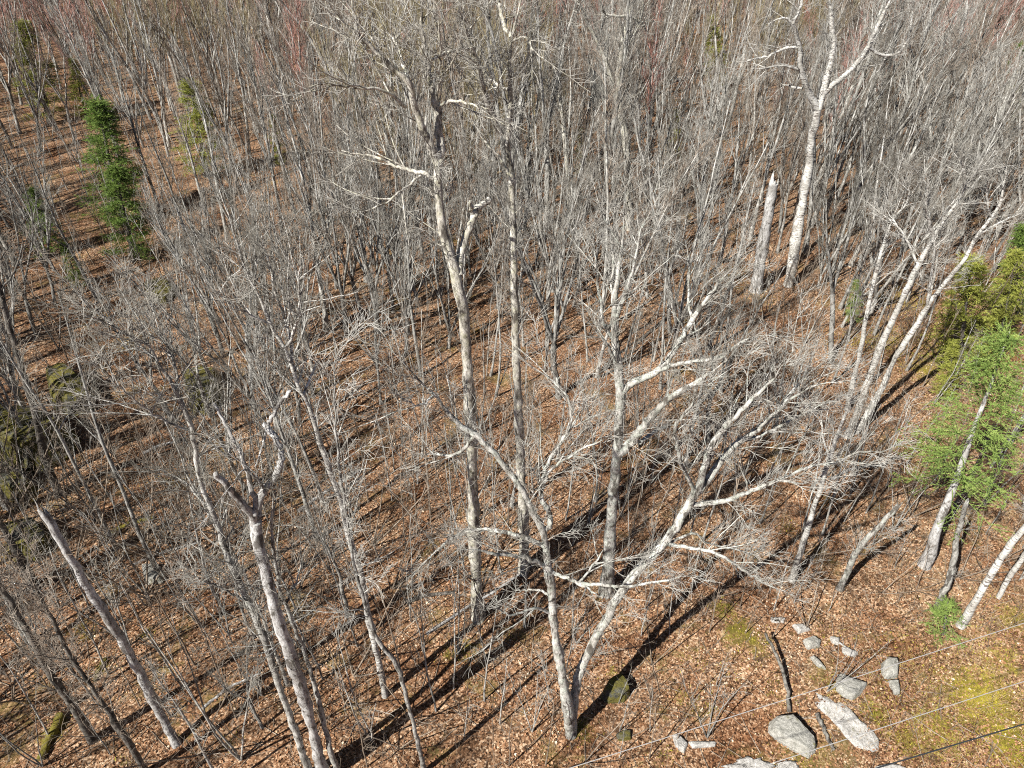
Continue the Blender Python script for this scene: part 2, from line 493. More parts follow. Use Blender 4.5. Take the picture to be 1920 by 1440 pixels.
# tall central aspen with the big crown at the top of the picture
traced('aspen_tree', 'tall pale aspen with a forked crown and a broken stub limb, foot in shadow bands', 'tree',
       [(897, 1160), (893, 1080), (889, 1000), (885, 850), (878, 700), (872, 620), (862, 545), (845, 480), (830, 430), (823, 365), (820, 330), (821, 308)], (25, 17),
       [([(821, 308), (828, 288), (823, 245), (818, 200), (808, 160), (800, 115), (790, 45), (790, -20)], 18, 7, .6),
        ([(821, 308), (810, 278), (787, 226), (776, 194), (766, 156), (738, 128), (703, 97), (682, 76), (655, 49), (634, 35), (610, 15)], 17, 6, -1.0),
        ([(814, 335), (800, 325), (783, 323), (759, 316), (738, 309), (707, 295), (640, 283)], 9, 3, 1.2, .8),
        ([(790, 326), (783, 333), (752, 358), (714, 385), (682, 399), (650, 400)], 5, 2, -1.2, .6),
        ([(862, 515), (863, 480), (876, 440), (888, 405), (893, 392), (918, 373)], 16, 12, .8, 0),
        ([(888, 402), (881, 378)], 9, 7, -.2, 0),
        ([(822, 202), (842, 191), (863, 190), (891, 199), (915, 202)], 7, 3, -1.0, .7),
        ([(803, 116), (828, 103), (860, 92), (898, 88)], 7, 3, 1.0, .8),
        ([(760, 200), (724, 171), (690, 166), (655, 162), (610, 158), (580, 164)], 7, 2.5, -1.4, .7),
        ([(766, 156), (750, 100), (735, 70), (715, 55)], 7, 3, 1.3),
        ([(818, 195), (824, 130), (826, 90), (822, 40), (815, 0)], 5, 3, -.7)],
       M_ASPEN, broken=False, seed=1, trunk_twigs=(.85, 1.0), twig=1.0, limb_broken=(4, 5))

traced('aspen_tree', 'straight tall aspen with dark scarred bark standing just behind the forked pale aspen', 'tree',
       [(982, 1072), (982, 1000), (980, 930), (976, 850), (970, 720), (966, 600), (963, 480), (961, 400), (961, 330), (952, 275), (956, 235), (957, 170), (956, 110), (960, 60), (975, 10), (985, -40)], (20, 9),
       [([(938, 252), (926, 222), (908, 174), (898, 128), (880, 76), (870, 45), (858, 8)], 13, 6, -1.0),
        ([(957, 170), (935, 160), (915, 145), (903, 125)], 7, 3, 1.0),
        ([(958, 335), (938, 300), (925, 282), (905, 260), (895, 235)], 7, 3, .8, .8),
        ([(958, 70), (945, 45), (938, 15), (935, -20)], 8, 5, 1.0),
        ([(958, 80), (985, 70), (1000, 95), (1020, 110)], 5, 2, -1.0)],
       M_ASPEN, seed=2, trunk_twigs=(.55, 1.0), lean=.4)

traced('maple_tree', 'thick grey maple with two heavy limbs on one side and a hollow at the fork', 'tree',
       [(1138, 1110), (1142, 1030), (1147, 960), (1154, 880), (1160, 800), (1164, 740), (1160, 690), (1153, 640), (1150, 590), (1158, 520), (1166, 460), (1170, 400), (1172, 350)], (26, 6),
       [([(1160, 850), (1178, 835), (1200, 808), (1217, 786), (1240, 760), (1262, 742), (1285, 728), (1310, 715), (1345, 690), (1375, 665)], 19, 5, -.8),
        ([(1165, 735), (1185, 718), (1210, 708), (1228, 698), (1248, 680), (1262, 660), (1281, 630), (1298, 600), (1330, 555), (1364, 512), (1400, 482)], 15, 5, .9),
        ([(1228, 698), (1258, 686), (1300, 678), (1350, 670), (1375, 652), (1400, 637), (1454, 626)], 9, 4, -1.2),
        ([(1200, 830), (1222, 812), (1245, 802), (1262, 796)], 8, 6, 1.2, .5),
        ([(1153, 640), (1133, 610), (1125, 570), (1118, 500), (1110, 440)], 8, 3, .8),
        ([(1154, 600), (1172, 555), (1188, 500), (1200, 440), (1215, 390)], 8, 3, -.8),
        ([(1152, 590), (1148, 540), (1150, 480), (1140, 400)], 8, 3, 1.2),
        ([(1298, 600), (1290, 560), (1292, 500), (1285, 450)], 6, 2, .8),
        ([(1160, 690), (1140, 650), (1128, 628)], 7, 4, -.6)],
       M_MAPLE, seed=3, trunk_twigs=(.55, 1.0), twig=.9)

# the forked maple in the foreground
traced('maple_tree', 'big two-stemmed maple forking at the ground beside the mossy stone, its limbs spread wide', 'tree',
       [(1072, 1375), (1063, 1318), (1053, 1262), (1043, 1205), (1037, 1150), (1034, 1107), (1027, 1070), (1023, 1034), (1017, 992), (1002, 966), (981, 924), (967, 900), (932, 855), (891, 815), (863, 797), (835, 768), (814, 740), (776, 702), (741, 664), (714, 633)], (21, 4.5),
       [([(1073, 1372), (1076, 1318), (1084, 1270), (1107, 1218), (1134, 1166), (1155, 1124), (1176, 1096), (1197, 1068), (1235, 1030), (1266, 990), (1282, 960), (1302, 928)], 18, 16, 1.2, .45),
        ([(1302, 928), (1315, 905), (1322, 862), (1343, 820), (1375, 785), (1413, 747), (1454, 702), (1490, 655)], 15, 4, -.6),
        ([(1304, 924), (1329, 897), (1357, 858), (1388, 827), (1423, 803), (1454, 775), (1496, 723), (1540, 680)], 17, 4, .8),
        ([(1298, 930), (1298, 914), (1281, 879), (1270, 838), (1267, 799), (1288, 772), (1312, 737), (1345, 710)], 9, 3, -1.0),
        ([(1300, 946), (1350, 942), (1385, 930), (1420, 917), (1461, 902), (1500, 905), (1535, 900)], 11, 4, -.5),
        ([(1420, 917), (1470, 895), (1530, 872), (1570, 868), (1610, 848), (1660, 845), (1690, 830)], 7, 2, .7),
        ([(1388, 827), (1430, 815), (1480, 790), (1520, 770), (1560, 750)], 7, 2, .8),
        ([(1423, 803), (1470, 760), (1520, 725), (1590, 715)], 7, 2, -1.0),
        ([(1027, 1068), (1012, 1056), (981, 1044), (939, 1041), (900, 1032), (863, 1030)], 10, 4, -.9, .8),
        ([(1022, 1025), (1008, 1018), (978, 1006), (950, 999), (915, 994), (880, 995), (842, 1013), (814, 1037), (787, 1062)], 10, 4, .9),
        ([(1019, 1000), (1033, 975), (1018, 940), (1013, 922), (1017, 900), (1030, 862), (1054, 827), (1082, 782), (1088, 740)], 12, 3, .9),
        ([(1013, 920), (1035, 880), (1060, 860), (1110, 835), (1155, 815)], 6, 2.5, -.7),
        ([(1054, 827), (1070, 790), (1068, 751), (1050, 725), (1037, 700), (1015, 670)], 7, 2.5, .5),
        ([(1033, 1072), (1054, 1080), (1085, 1094), (1106, 1106), (1128, 1122)], 8, 5, -.7, .4),
        ([(1085, 1094), (1134, 1097), (1176, 1100), (1231, 1092), (1280, 1079), (1310, 1082)], 7, 3, -.9, .8),
        ([(1085, 1092), (1110, 1062), (1132, 1030)], 5, 3, .5, .5),
        ([(1034, 1118), (1015, 1108), (998, 1106), (960, 1107)], 6, 2, .6, .8),
        ([(1034, 1150), (1005, 1140), (967, 1152), (939, 1145), (915, 1128)], 6, 3, -1.0, .5),
        ([(1245, 1020), (1290, 1025), (1320, 1031), (1347, 1040), (1388, 1065), (1434, 1093), (1489, 1117)], 8, 3, -1.2),
        ([(1240, 1028), (1300, 1000), (1330, 1020), (1400, 1035), (1430, 1060)], 6, 2, .8),
        ([(891, 813), (860, 850), (815, 850), (790, 822)], 8, 3, .8),
        ([(814, 740), (790, 760), (760, 750), (735, 730)], 5, 2, -.6)],
       M_MAPLE, seed=4, trunk_twigs=(.55, 1.0), twig=.85, sides=14)

traced('aspen_tree', 'white forked aspen standing alone beside the pale broken stub', 'tree',
       [(1478, 535), (1486, 497), (1493, 444), (1503, 389), (1510, 347), (1517, 312), (1521, 265), (1530, 225), (1534, 203)], (19, 13),
       [([(1534, 205), (1517, 174), (1507, 146), (1501, 121), (1499, 87), (1486, 45), (1468, 33), (1440, 45)], 13, 5, -.8),
        ([(1534, 205), (1540, 188), (1545, 163), (1555, 128), (1562, 87), (1560, 52), (1556, 0), (1560, -40)], 14, 6, .7),
        ([(1542, 178), (1560, 160), (1579, 146), (1607, 118), (1628, 87), (1645, 52), (1666, 5), (1680, -30)], 11, 6, .5),
        ([(1499, 130), (1468, 123), (1440, 127), (1416, 130)], 6, 2, -.7, .7),
        ([(1504, 166), (1482, 162), (1464, 156)], 5, 2, .7, .6),
        ([(1499, 88), (1468, 92), (1440, 104), (1405, 113), (1375, 125)], 6, 2, .9, .8),
        ([(1628, 90), (1660, 105), (1690, 95), (1705, 60), (1715, 0)], 6, 3, .8),
        ([(1660, 110), (1650, 128), (1640, 140)], 4, 2, .3, .7),
        ([(1486, 45), (1500, 15), (1505, -20)], 6, 4, .6)],
       M_BIRCH, seed=5, trunk_twigs=(.85, 1.0), twig=1.1, tl=1.1)

traced('snag', 'pale broken-off trunk stub standing in front of the white forked aspen', 'snag',
       [(1418, 545), (1424, 500), (1432, 450), (1441, 400), (1450, 345)], (25, 17), [], M_DEAD, broken=True, seed=6, trunk_twigs=None, twig=0)
traced('snag', 'tall bare leaning trunk without branches, snapped off at the top, on the shadow-striped slope', 'snag',
       [(332, 1398), (312, 1360), (288, 1316), (262, 1262), (235, 1212), (205, 1162), (170, 1110), (135, 1050), (112, 1012), (85, 965)], (18, 14), [], M_DEAD, broken=True, seed=7, trunk_twigs=None, twig=0)

traced('snag', 'dead grey maple with bent broken limbs and peeling bark, topped by a hooked limb', 'snag',
       [(612, 1468), (601, 1433), (587, 1374), (569, 1305), (552, 1252), (535, 1200), (517, 1148), (500, 1079), (486, 1027), (477, 978)], (22, 20),
       [([(478, 985), (470, 960), (451, 942), (424, 910), (404, 888)], 17, 10, -.5, 0),
        ([(479, 978), (483, 952), (497, 917), (515, 896), (527, 865), (521, 830), (498, 797)], 16, 11, .8, 0),
        ([(499, 800), (508, 783), (521, 761), (545, 733)], 8, 7, .3, 0),
        ([(478, 965), (479, 945), (469, 907), (451, 851), (431, 810), (403, 758)], 12, 5, .6, 0),
        ([(497, 917), (475, 890), (455, 882), (440, 905)], 5, 3, -.7, .4),
        ([(497, 810), (494, 830), (478, 875)], 4, 3, -.3, 0)],
       M_DEAD, seed=8, trunk_twigs=None, twig=.3, limb_broken=(0, 1, 2, 3))

traced('birch_tree', 'slender pale tree bowing to the open slope, just behind the dead hooked maple', 'tree',
       [(722, 1305), (711, 1245), (697, 1183), (686, 1131), (676, 1068), (658, 1016), (645, 966), (625, 897), (604, 845), (590, 792), (569, 744), (552, 702), (535, 654), (507, 608), (486, 556), (462, 511), (443, 450), (425, 390)], (14, 4),
       [([(569, 744), (585, 700), (600, 670)], 6, 4, .6, .4),
        ([(507, 608), (470, 590), (440, 575), (400, 545)], 5, 2, -.6),
        ([(552, 702), (540, 620), (520, 560), (505, 500), (490, 440)], 7, 3, .9),
        ([(535, 654), (560, 600), (560, 530), (565, 470)], 6, 2, -.7),
        ([(676, 1060), (720, 1050)], 4, 2, -.5, .4)],
       M_BIRCH, M_TWIG_GREY, seed=9, trunk_twigs=(.62, 1.0), twig=1.0, sides=9)

traced('slender_tree', 'crooked thin stem with a white lower bend in front of the big bowing birch', 'tree',
       [(797, 1446), (783, 1390), (773, 1350), (759, 1298), (744, 1245), (718, 1212), (702, 1190), (690, 1150), (668, 1080), (655, 1000), (640, 900), (630, 800), (628, 700), (640, 640)], (9, 4),
       [([(655, 1000), (640, 960), (660, 900)], 3, 2, .5)],
       M_SLIM, M_TWIG_GREY, seed=10, trunk_twigs=(.5, 1.0), twig=1.0, sides=8)

traced('slender_tree', 'grey stem crossing in front of the dead hooked maple, with a bushy twig crown', 'tree',
       [(582, 1446), (573, 1426), (542, 1339), (521, 1280), (500, 1211), (469, 1134), (427, 1044), (399, 957), (382, 914), (371, 879), (361, 810), (333, 740), (295, 678), (267, 619), (243, 532)], (14, 5),
       [([(469, 1134), (430, 1110), (395, 1095), (365, 1090), (345, 1110)], 5, 2, -.6),
        ([(399, 957), (370, 930), (340, 900), (300, 880)], 5, 2, .7),
        ([(361, 810), (330, 800), (280, 770), (220, 720), (190, 690)], 5, 2, -.8),
        ([(333, 740), (330, 690), (300, 620), (280, 570)], 5, 2, .8),
        ([(295, 678), (250, 640), (200, 600), (150, 560)], 5, 2, .4)],
       M_SLIM, M_TWIG_GREY, seed=11, trunk_twigs=(.4, 1.0), twig=1.35, sides=8)

traced('slender_tree', 'thin grey stem growing close beside the foot of the dead hooked maple', 'tree',
       [(634, 1450), (622, 1415), (608, 1357), (590, 1287), (569, 1218), (535, 1134), (520, 1080), (510, 1000), (512, 930), (505, 870)], (11, 4),
       [([(569, 1218), (545, 1200), (520, 1210), (490, 1225), (460, 1228)], 4, 2, -.6),
        ([(535, 1134), (560, 1080), (565, 1010)], 4, 2, .6)],
       M_SLIM, M_TWIG_GREY, seed=12, trunk_twigs=(.4, 1.0), twig=1.0, sides=8)

# birch pair on the bright side
traced('birch_tree', 'white birch of the leaning pair beside the long twin shadows, the thicker stem', 'tree',
       [(1588, 820), (1607, 775), (1628, 716), (1649, 654), (1670, 608), (1694, 556), (1722, 497), (1753, 441), (1780, 400), (1800, 370), (1815, 345), (1843, 312), (1866, 282)], (15, 3.5),
       [([(1750, 444), (1741, 410), (1736, 380), (1740, 340), (1725, 310)], 7, 2, -.6),
        ([(1735, 470), (1765, 420), (1770, 400), (1790, 375)], 5, 3, .6),
        ([(1800, 370), (1810, 330), (1800, 290)], 4, 2, -.5),
        ([(1722, 497), (1700, 450), (1680, 420), (1660, 390)], 5, 2, .7)],
       M_BIRCH, seed=13, trunk_twigs=(.6, 1.0), twig=1.0, sides=10)
traced('birch_tree', 'white birch of the leaning pair beside the long twin shadows, the thinner outer stem', 'tree',
       [(1602, 812), (1628, 772), (1656, 723), (1677, 674), (1701, 636), (1722, 605), (1739, 574), (1763, 542), (1788, 511), (1812, 482), (1833, 441), (1858, 408), (1874, 385), (1882, 347), (1895, 278)], (12, 3.5),
       [([(1833, 441), (1870, 420), (1900, 405), (1940, 395)], 5, 2, .6),
        ([(1739, 574), (1745, 520), (1752, 480), (1750, 440)], 6, 3, -.6),
        ([(1858, 408), (1850, 370), (1855, 330)], 4, 2, -.5)],
       M_BIRCH, seed=14, trunk_twigs=(.6, 1.0), twig=1.0, sides=10)
traced('birch_tree', 'thin white birch rising just behind the leaning white pair', 'tree',
       [(1590, 770), (1600, 715), (1614, 654), (1625, 594), (1635, 542), (1649, 487), (1662, 440), (1675, 410), (1690, 370)], (11, 4),
       [([(1662, 440), (1650, 400), (1640, 370)], 4, 2, .5), ([(1675, 410), (1700, 380), (1705, 340)], 4, 2, -.5)],
       M_BIRCH, seed=15, trunk_twigs=(.5, 1.0), twig=.9, sides=8)
traced('birch_tree', 'thin pale stem leaning up past the end of the long horizontal maple limb', 'tree',
       [(1487, 1085), (1500, 1037), (1517, 982), (1538, 914), (1555, 862), (1572, 810), (1592, 760), (1605, 700)], (12, 4),
       [([(1555, 862), (1540, 800), (1545, 750)], 4, 2, .6)], M_BIRCH, seed=16, trunk_twigs=(.5, 1.0), twig=.7, sides=8)
traced('snag', 'thin pale bare stub standing close to the spruce trunk', 'snag',
       [(1757, 1140), (1770, 1110), (1781, 1086), (1790, 1030), (1796, 1000), (1812, 945)], (12, 8), [], M_SLIM, broken=True, seed=17, trunk_twigs=(.3, 1), twig=.2, sides=8)
traced('birch_tree', 'leaning white trunk rising from the small bright green seedling spruce', 'tree',
       [(1803, 1172), (1829, 1127), (1857, 1079), (1885, 1034), (1920, 990), (1965, 930), (2000, 870), (2040, 790)], (13, 7), [([(1965, 930), (1950, 880), (1960, 820)], 5, 2, .5)],
       M_BIRCH, seed=18, trunk_twigs=(.5, 1), twig=.6, sides=10)
traced('birch_tree', 'slimmer white trunk leaning parallel to the one at the seedling spruce', 'tree',
       [(1872, 1122), (1895, 1079), (1922, 1040), (1960, 985), (1995, 930), (2030, 860)], (10, 5), [], M_BIRCH, seed=19, trunk_twigs=(.4, 1), twig=.6, sides=8)
traced('leaning_stem', 'half-fallen grey stem leaning over its own dark shadow', 'tree',
       [(1575, 1105), (1590, 1070), (1607, 1034), (1635, 999), (1684, 948)], (13, 10), [], M_MAPLE, broken=True, seed=20, trunk_twigs=(.2, 1), twig=.4, sides=8, lean=-1.0)
traced('dark_tree', 'dark-barked trunk beside the open leaf-covered slope', 'tree',
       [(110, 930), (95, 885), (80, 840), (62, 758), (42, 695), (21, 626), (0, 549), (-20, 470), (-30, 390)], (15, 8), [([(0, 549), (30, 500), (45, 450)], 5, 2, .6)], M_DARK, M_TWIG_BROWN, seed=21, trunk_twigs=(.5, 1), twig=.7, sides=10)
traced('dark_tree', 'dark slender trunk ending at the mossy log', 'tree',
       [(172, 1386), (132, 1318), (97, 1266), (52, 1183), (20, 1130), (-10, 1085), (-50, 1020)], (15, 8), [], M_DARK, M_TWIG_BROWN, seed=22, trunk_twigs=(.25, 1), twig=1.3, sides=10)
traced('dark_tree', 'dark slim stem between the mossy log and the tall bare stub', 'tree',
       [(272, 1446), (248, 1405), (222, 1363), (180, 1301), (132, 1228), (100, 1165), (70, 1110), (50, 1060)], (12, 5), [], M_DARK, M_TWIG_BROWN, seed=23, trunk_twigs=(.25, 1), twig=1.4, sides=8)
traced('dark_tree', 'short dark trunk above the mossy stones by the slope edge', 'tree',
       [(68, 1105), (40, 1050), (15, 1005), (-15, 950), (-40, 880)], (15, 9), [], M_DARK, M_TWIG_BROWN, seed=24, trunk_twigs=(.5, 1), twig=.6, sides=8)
# taller trees farther back
traced('aspen_tree', 'tall grey aspen far behind with a curled dead limb at its top', 'tree',
       [(1182, 430), (1180, 370), (1176, 305), (1172, 250), (1158, 184), (1160, 132), (1168, 80), (1179, 35), (1178, -20)], (17, 9),
       [([(1157, 180), (1142, 132), (1123, 83), (1099, 38), (1085, 0), (1080, -30)], 9, 4, -.9),
        ([(1179, 30), (1160, 30), (1135, 25), (1125, 0)], 5, 3, -.9, .5),
        ([(1179, 32), (1200, 40), (1215, 60)], 5, 3, .9, .5),
        ([(1168, 100), (1190, 60), (1205, 20), (1200, -20)], 6, 3, .7)],
       M_ASPEN, seed=25, trunk_twigs=(.5, 1), twig=1.2, tl=1.3, sides=9)
traced('aspen_tree', 'pale tree with a narrow fork on the far side, beyond the reddish thicket', 'tree',
       [(1797, 340), (1798, 260), (1797, 205), (1795, 167), (1784, 122), (1795, 80), (1812, 21), (1815, -30)], (10, 5),
       [([(1796, 170), (1822, 122), (1850, 103), (1880, 90)], 5, 2, .8), ([(1786, 130), (1780, 80), (1790, 40)], 4, 2, -.8)],
       M_BIRCH, seed=26, trunk_twigs=(.45, 1), twig=1.4, tl=1.4, sides=8)
traced('birch_tree', 'bright white birch trunk far back above the grey thicket', 'tree',
       [(540, 215), (530, 150), (517, 94), (503, 35), (496, -10), (490, -60)], (9, 7), [], M_BIRCH, seed=27, trunk_twigs=(.6, 1), twig=1.3, tl=1.4, sides=8)
traced('aspen_tree', 'upright pale trunk far back between the straight scarred aspen and the curled-limb aspen', 'tree',
       [(1072, 440), (1068, 400), (1062, 295), (1054, 215), (1045, 170), (1040, 130)], (10, 5), [([(1054, 215), (1040, 190), (1025, 140)], 4, 2, .6)], M_ASPEN, seed=28, trunk_twigs=(.5, 1), twig=1.2, tl=1.3, sides=8)
traced('aspen_tree', 'grey trunk standing close beside the aspen with the curled dead limb', 'tree',
       [(1138, 420), (1137, 360), (1136, 229), (1130, 180), (1132, 120)], (10, 5), [([(1136, 229), (1120, 190), (1110, 150)], 4, 2, .6)], M_MAPLE, seed=29, trunk_twigs=(.5, 1), twig=1.2, tl=1.3, sides=8)

# ------------------------------------------------------------------ evergreens
def conifer_mesh(h, rad, clear, whorl, per, nd, seed, droop=-.12, top_pow=.9, needle=.055, nw=.014, fluff=.5, side=12):
    g = np.random.default_rng(seed)
    zs = []; k = clear
    while k < h * .985:
        zs.append(k); k += whorl * g.uniform(.75, 1.25) * (1.15 - .5 * k / h)
    Z0 = np.repeat(np.array(zs), per); n = len(Z0)
    Z0 = Z0 + g.uniform(-.06, .06, n)
    f = 1 - (Z0 - clear) / (h - clear)
    L = rad * np.clip(f, .03, 1) ** top_pow * g.uniform(.62, 1.12, n)
    L[Z0 < clear + .25 * (h - clear)] *= g.uniform(.5, 1.0, (Z0 < clear + .25 * (h - clear)).sum())
    a = g.random(n) * 2 * math.pi
    t = np.linspace(0, 1, 7)
    P = np.empty((n, 7, 3))
    rise = np.where(f < .3, .45, .05)[:, None]
    P[..., 0] = np.cos(a)[:, None] * L[:, None] * t; P[..., 1] = np.sin(a)[:, None] * L[:, None] * t
    P[..., 2] = Z0[:, None] + L[:, None] * (rise * t + droop * 2.2 * t * (1 - .55 * t) * np.clip(f, .3, 1)[:, None])
    P[:, 1:] += g.standard_normal((n, 6, 3)) * .025
    R = np.maximum(.012 * np.ones((n, 1)) * (1 - .7 * t), .004)
    tr = MB()
    tp = np.stack([np.zeros(12), np.zeros(12), np.linspace(-.15, h, 12)], 1)
    tp[1:-1, :2] += g.standard_normal((10, 2)) * .02
    tr.tubes(tp[None], (np.linspace(h * .013 + .02, .012, 12) * (1 + .4 * np.exp(-np.arange(12) * 1.0)))[None], 9, .04, g)
    cr = MB()
    S, RS = spawn(P, R, side, .22, .98, .6, 1.05, .25 * rad, .42 * rad, 3, -.04, .12, .012, .003, g, .5, flat=.22, shrink=.55)
    cr.tubes(P, R, 3); cr.tubes(S, RS, 3)
    def needles(B, cnt):
        M, N, _ = B.shape
        tt = g.random((M, cnt)) * (N - 1.001); i = tt.astype(int); fr = (tt - i)[..., None]; m_ = np.arange(M)[:, None]
        b0 = (B[m_, i] * (1 - fr) + B[m_, i + 1] * fr).reshape(-1, 3)
        td = norm(B[m_, i + 1] - B[m_, i]).reshape(-1, 3)
        rv = g.standard_normal(b0.shape); rv[:, 2] = rv[:, 2] * .6 + .15
        d = norm(td * .7 + rv * fluff * 1.3)
        wv = norm(np.cross(d, g.standard_normal(b0.shape))) * nw
        ln = needle * g.uniform(.7, 1.4, (len(b0), 1))
        v = np.stack([b0 - wv * .6, b0 + wv * .6, b0 + d * ln], 1).reshape(-1, 3)
        cr.add(v, None, np.arange(len(v)).reshape(-1, 3))
    needles(P[:, 2:], nd); needles(S, nd)
    return tr, cr

_conifer = {}
CONIFER_VIEW = []     # where the evergreens stand in view, to keep a gap in the wood in front of them
def conifer(name, label, foot_px, top_px, kind, group=None, rz=0.0, wide=1.0, gap=.5):
    foot = ground_at(*foot_px)
    tip = at_depth(*top_px, foot[1] + .1)
    vec = tip - foot; hgt = float(np.linalg.norm(vec))
    spec = dict(spruce=(10.4, 2.1, 4.1, .46, 6, 26, 5, M_SPRUCE), fir=(9.0, 1.9, .9, .36, 5, 18, 6, M_FIR), cedar=(7.0, 1.6, .3, .30, 5, 16, 7, M_CEDAR),
                yellow=(9.0, 1.7, 1.0, .38, 5, 16, 8, M_YELLOWFIR), seedling=(1.7, .95, .1, .17, 5, 18, 9, M_SPRUCE))[kind]
    if gap: CONIFER_VIEW.append((min(foot_px[0], top_px[0]) - 25, top_px[1], max(foot_px[0], top_px[0]) + 25, top_px[1] + .75 * (foot_px[1] - top_px[1]), project(*foot)[2], gap))
    o = empty(name, foot, 0)
    o.rotation_mode = 'QUATERNION'
    from mathutils import Vector, Quaternion
    o.rotation_quaternion = Vector((0, 0, 1)).rotation_difference(Vector([float(c) for c in vec])) @ Quaternion((0, 0, 1), rz)
    s = hgt / spec[0]
    o.scale = (s * wide, s * wide, s)
    if kind not in _conifer:
        kw = {}
        if kind == 'cedar': kw = dict(droop=.02, fluff=.9, needle=.08, nw=.022, top_pow=.6)
        if kind in ('fir', 'yellow'): kw = dict(needle=.085, nw=.022, fluff=.7, side=14)
        if kind == 'seedling': kw = dict(needle=.06, nw=.009, droop=.05, side=6, fluff=.35)
        tr, cr = conifer_mesh(*spec[:7], **kw)
        _conifer[kind] = (tr.mesh('trunk', M_DARK if kind != 'spruce' else M_DEAD), cr.mesh('crown', spec[7], False))
    for nm, me in zip(('trunk', 'crown'), _conifer[kind]):
        c_ = bpy.data.objects.new(nm, me); C.objects.link(c_); c_.parent = o
    tag(o, label, 'evergreen' if kind != 'cedar' else 'evergreen', group)
    return o

conifer('spruce_tree', 'large bright green spruce with a bare lower trunk, beside the thin pale stub', (1732, 1060), (1893, 622), 'spruce', wide=1.22)
conifer('seedling_spruce', 'small bright green seedling spruce at the foot of the leaning white trunk', (1768, 1190), (1778, 1128), 'seedling')
conifer('spruce_tree', 'small green spruce just behind the thin white birch and leaning pair', (1590, 640), (1606, 525), 'spruce', rz=1, wide=1.0, gap=0)
conifer('cedar_tree', 'yellow-green bushy cedar above the large bright spruce, nearer the leaning birches', (1798, 690), (1822, 480), 'cedar', wide=1.3)
conifer('cedar_tree', 'yellow-green cedar at the edge of the clump above the large spruce', (1875, 640), (1905, 470), 'cedar', rz=2, wide=1.1)
conifer('cedar_tree', 'low yellow-green cedar between the leaning birches and the large spruce', (1772, 750), (1790, 640), 'cedar', rz=3.5, wide=1.0)
conifer('fir_tree', 'dark green fir standing behind the yellow-green cedars', (1885, 600), (1918, 420), 'fir', rz=.5, wide=1.2)
conifer('fir_tree', 'dark green fir tree rising from the grey thicket, top by the open slope', (232, 420), (180, 185), 'fir', rz=2.2, wide=1.8, gap=.88)
conifer('fir_tree', 'dark green fir directly below the taller fir in the grey thicket', (252, 490), (215, 310), 'fir', rz=4.1, wide=1.8, gap=.8)
conifer('fir_tree', 'bright green young fir at the edge of the open leaf-covered slope', (98, 480), (58, 350), 'fir', rz=5.2, wide=1.8, gap=.85)
conifer('fir_tree', 'low green young fir below the one at the slope edge', (150, 540), (118, 455), 'fir', rz=.8, wide=1.5)
conifer('pine_tree', 'tall yellow-green evergreen spire in the far corner of the reddish thicket', (95, 230), (40, 40), 'yellow', wide=1.9, gap=.9)
conifer('pine_tree', 'thin yellow-green evergreen next to the spire in the far reddish thicket', (165, 230), (135, 110), 'yellow', rz=1.4, wide=1.5, gap=.8)
conifer('pine_tree', 'pale green evergreen half hidden behind a fan-shaped grey tree', (388, 330), (355, 150), 'yellow', rz=2.5, wide=2.1, gap=.8)
conifer('pine_tree', 'small pale green evergreen in the thicket behind the forked pale aspen', (522, 310), (512, 215), 'yellow', rz=3.3, wide=1.5)
conifer('pine_tree', 'small yellow-green evergreen far back above the white forked aspen', (1345, 170), (1335, 30), 'yellow', rz=3.9, wide=1.5)
conifer('fir_tree', 'green evergreen far back behind the curled-limb aspen', (1260, 300), (1268, 205), 'yellow', rz=4.4, wide=1.3, gap=0)
conifer('fir_tree', 'dark green evergreen at the far edge beyond the narrow-forked pale tree', (1905, 230), (1915, 80), 'fir', rz=2.9, wide=1.6)
conifer('fir_tree', 'short evergreen half hidden in the thicket near the curled-limb aspen', (1092, 330), (1088, 240), 'yellow', rz=1.9, wide=1.3, gap=0)

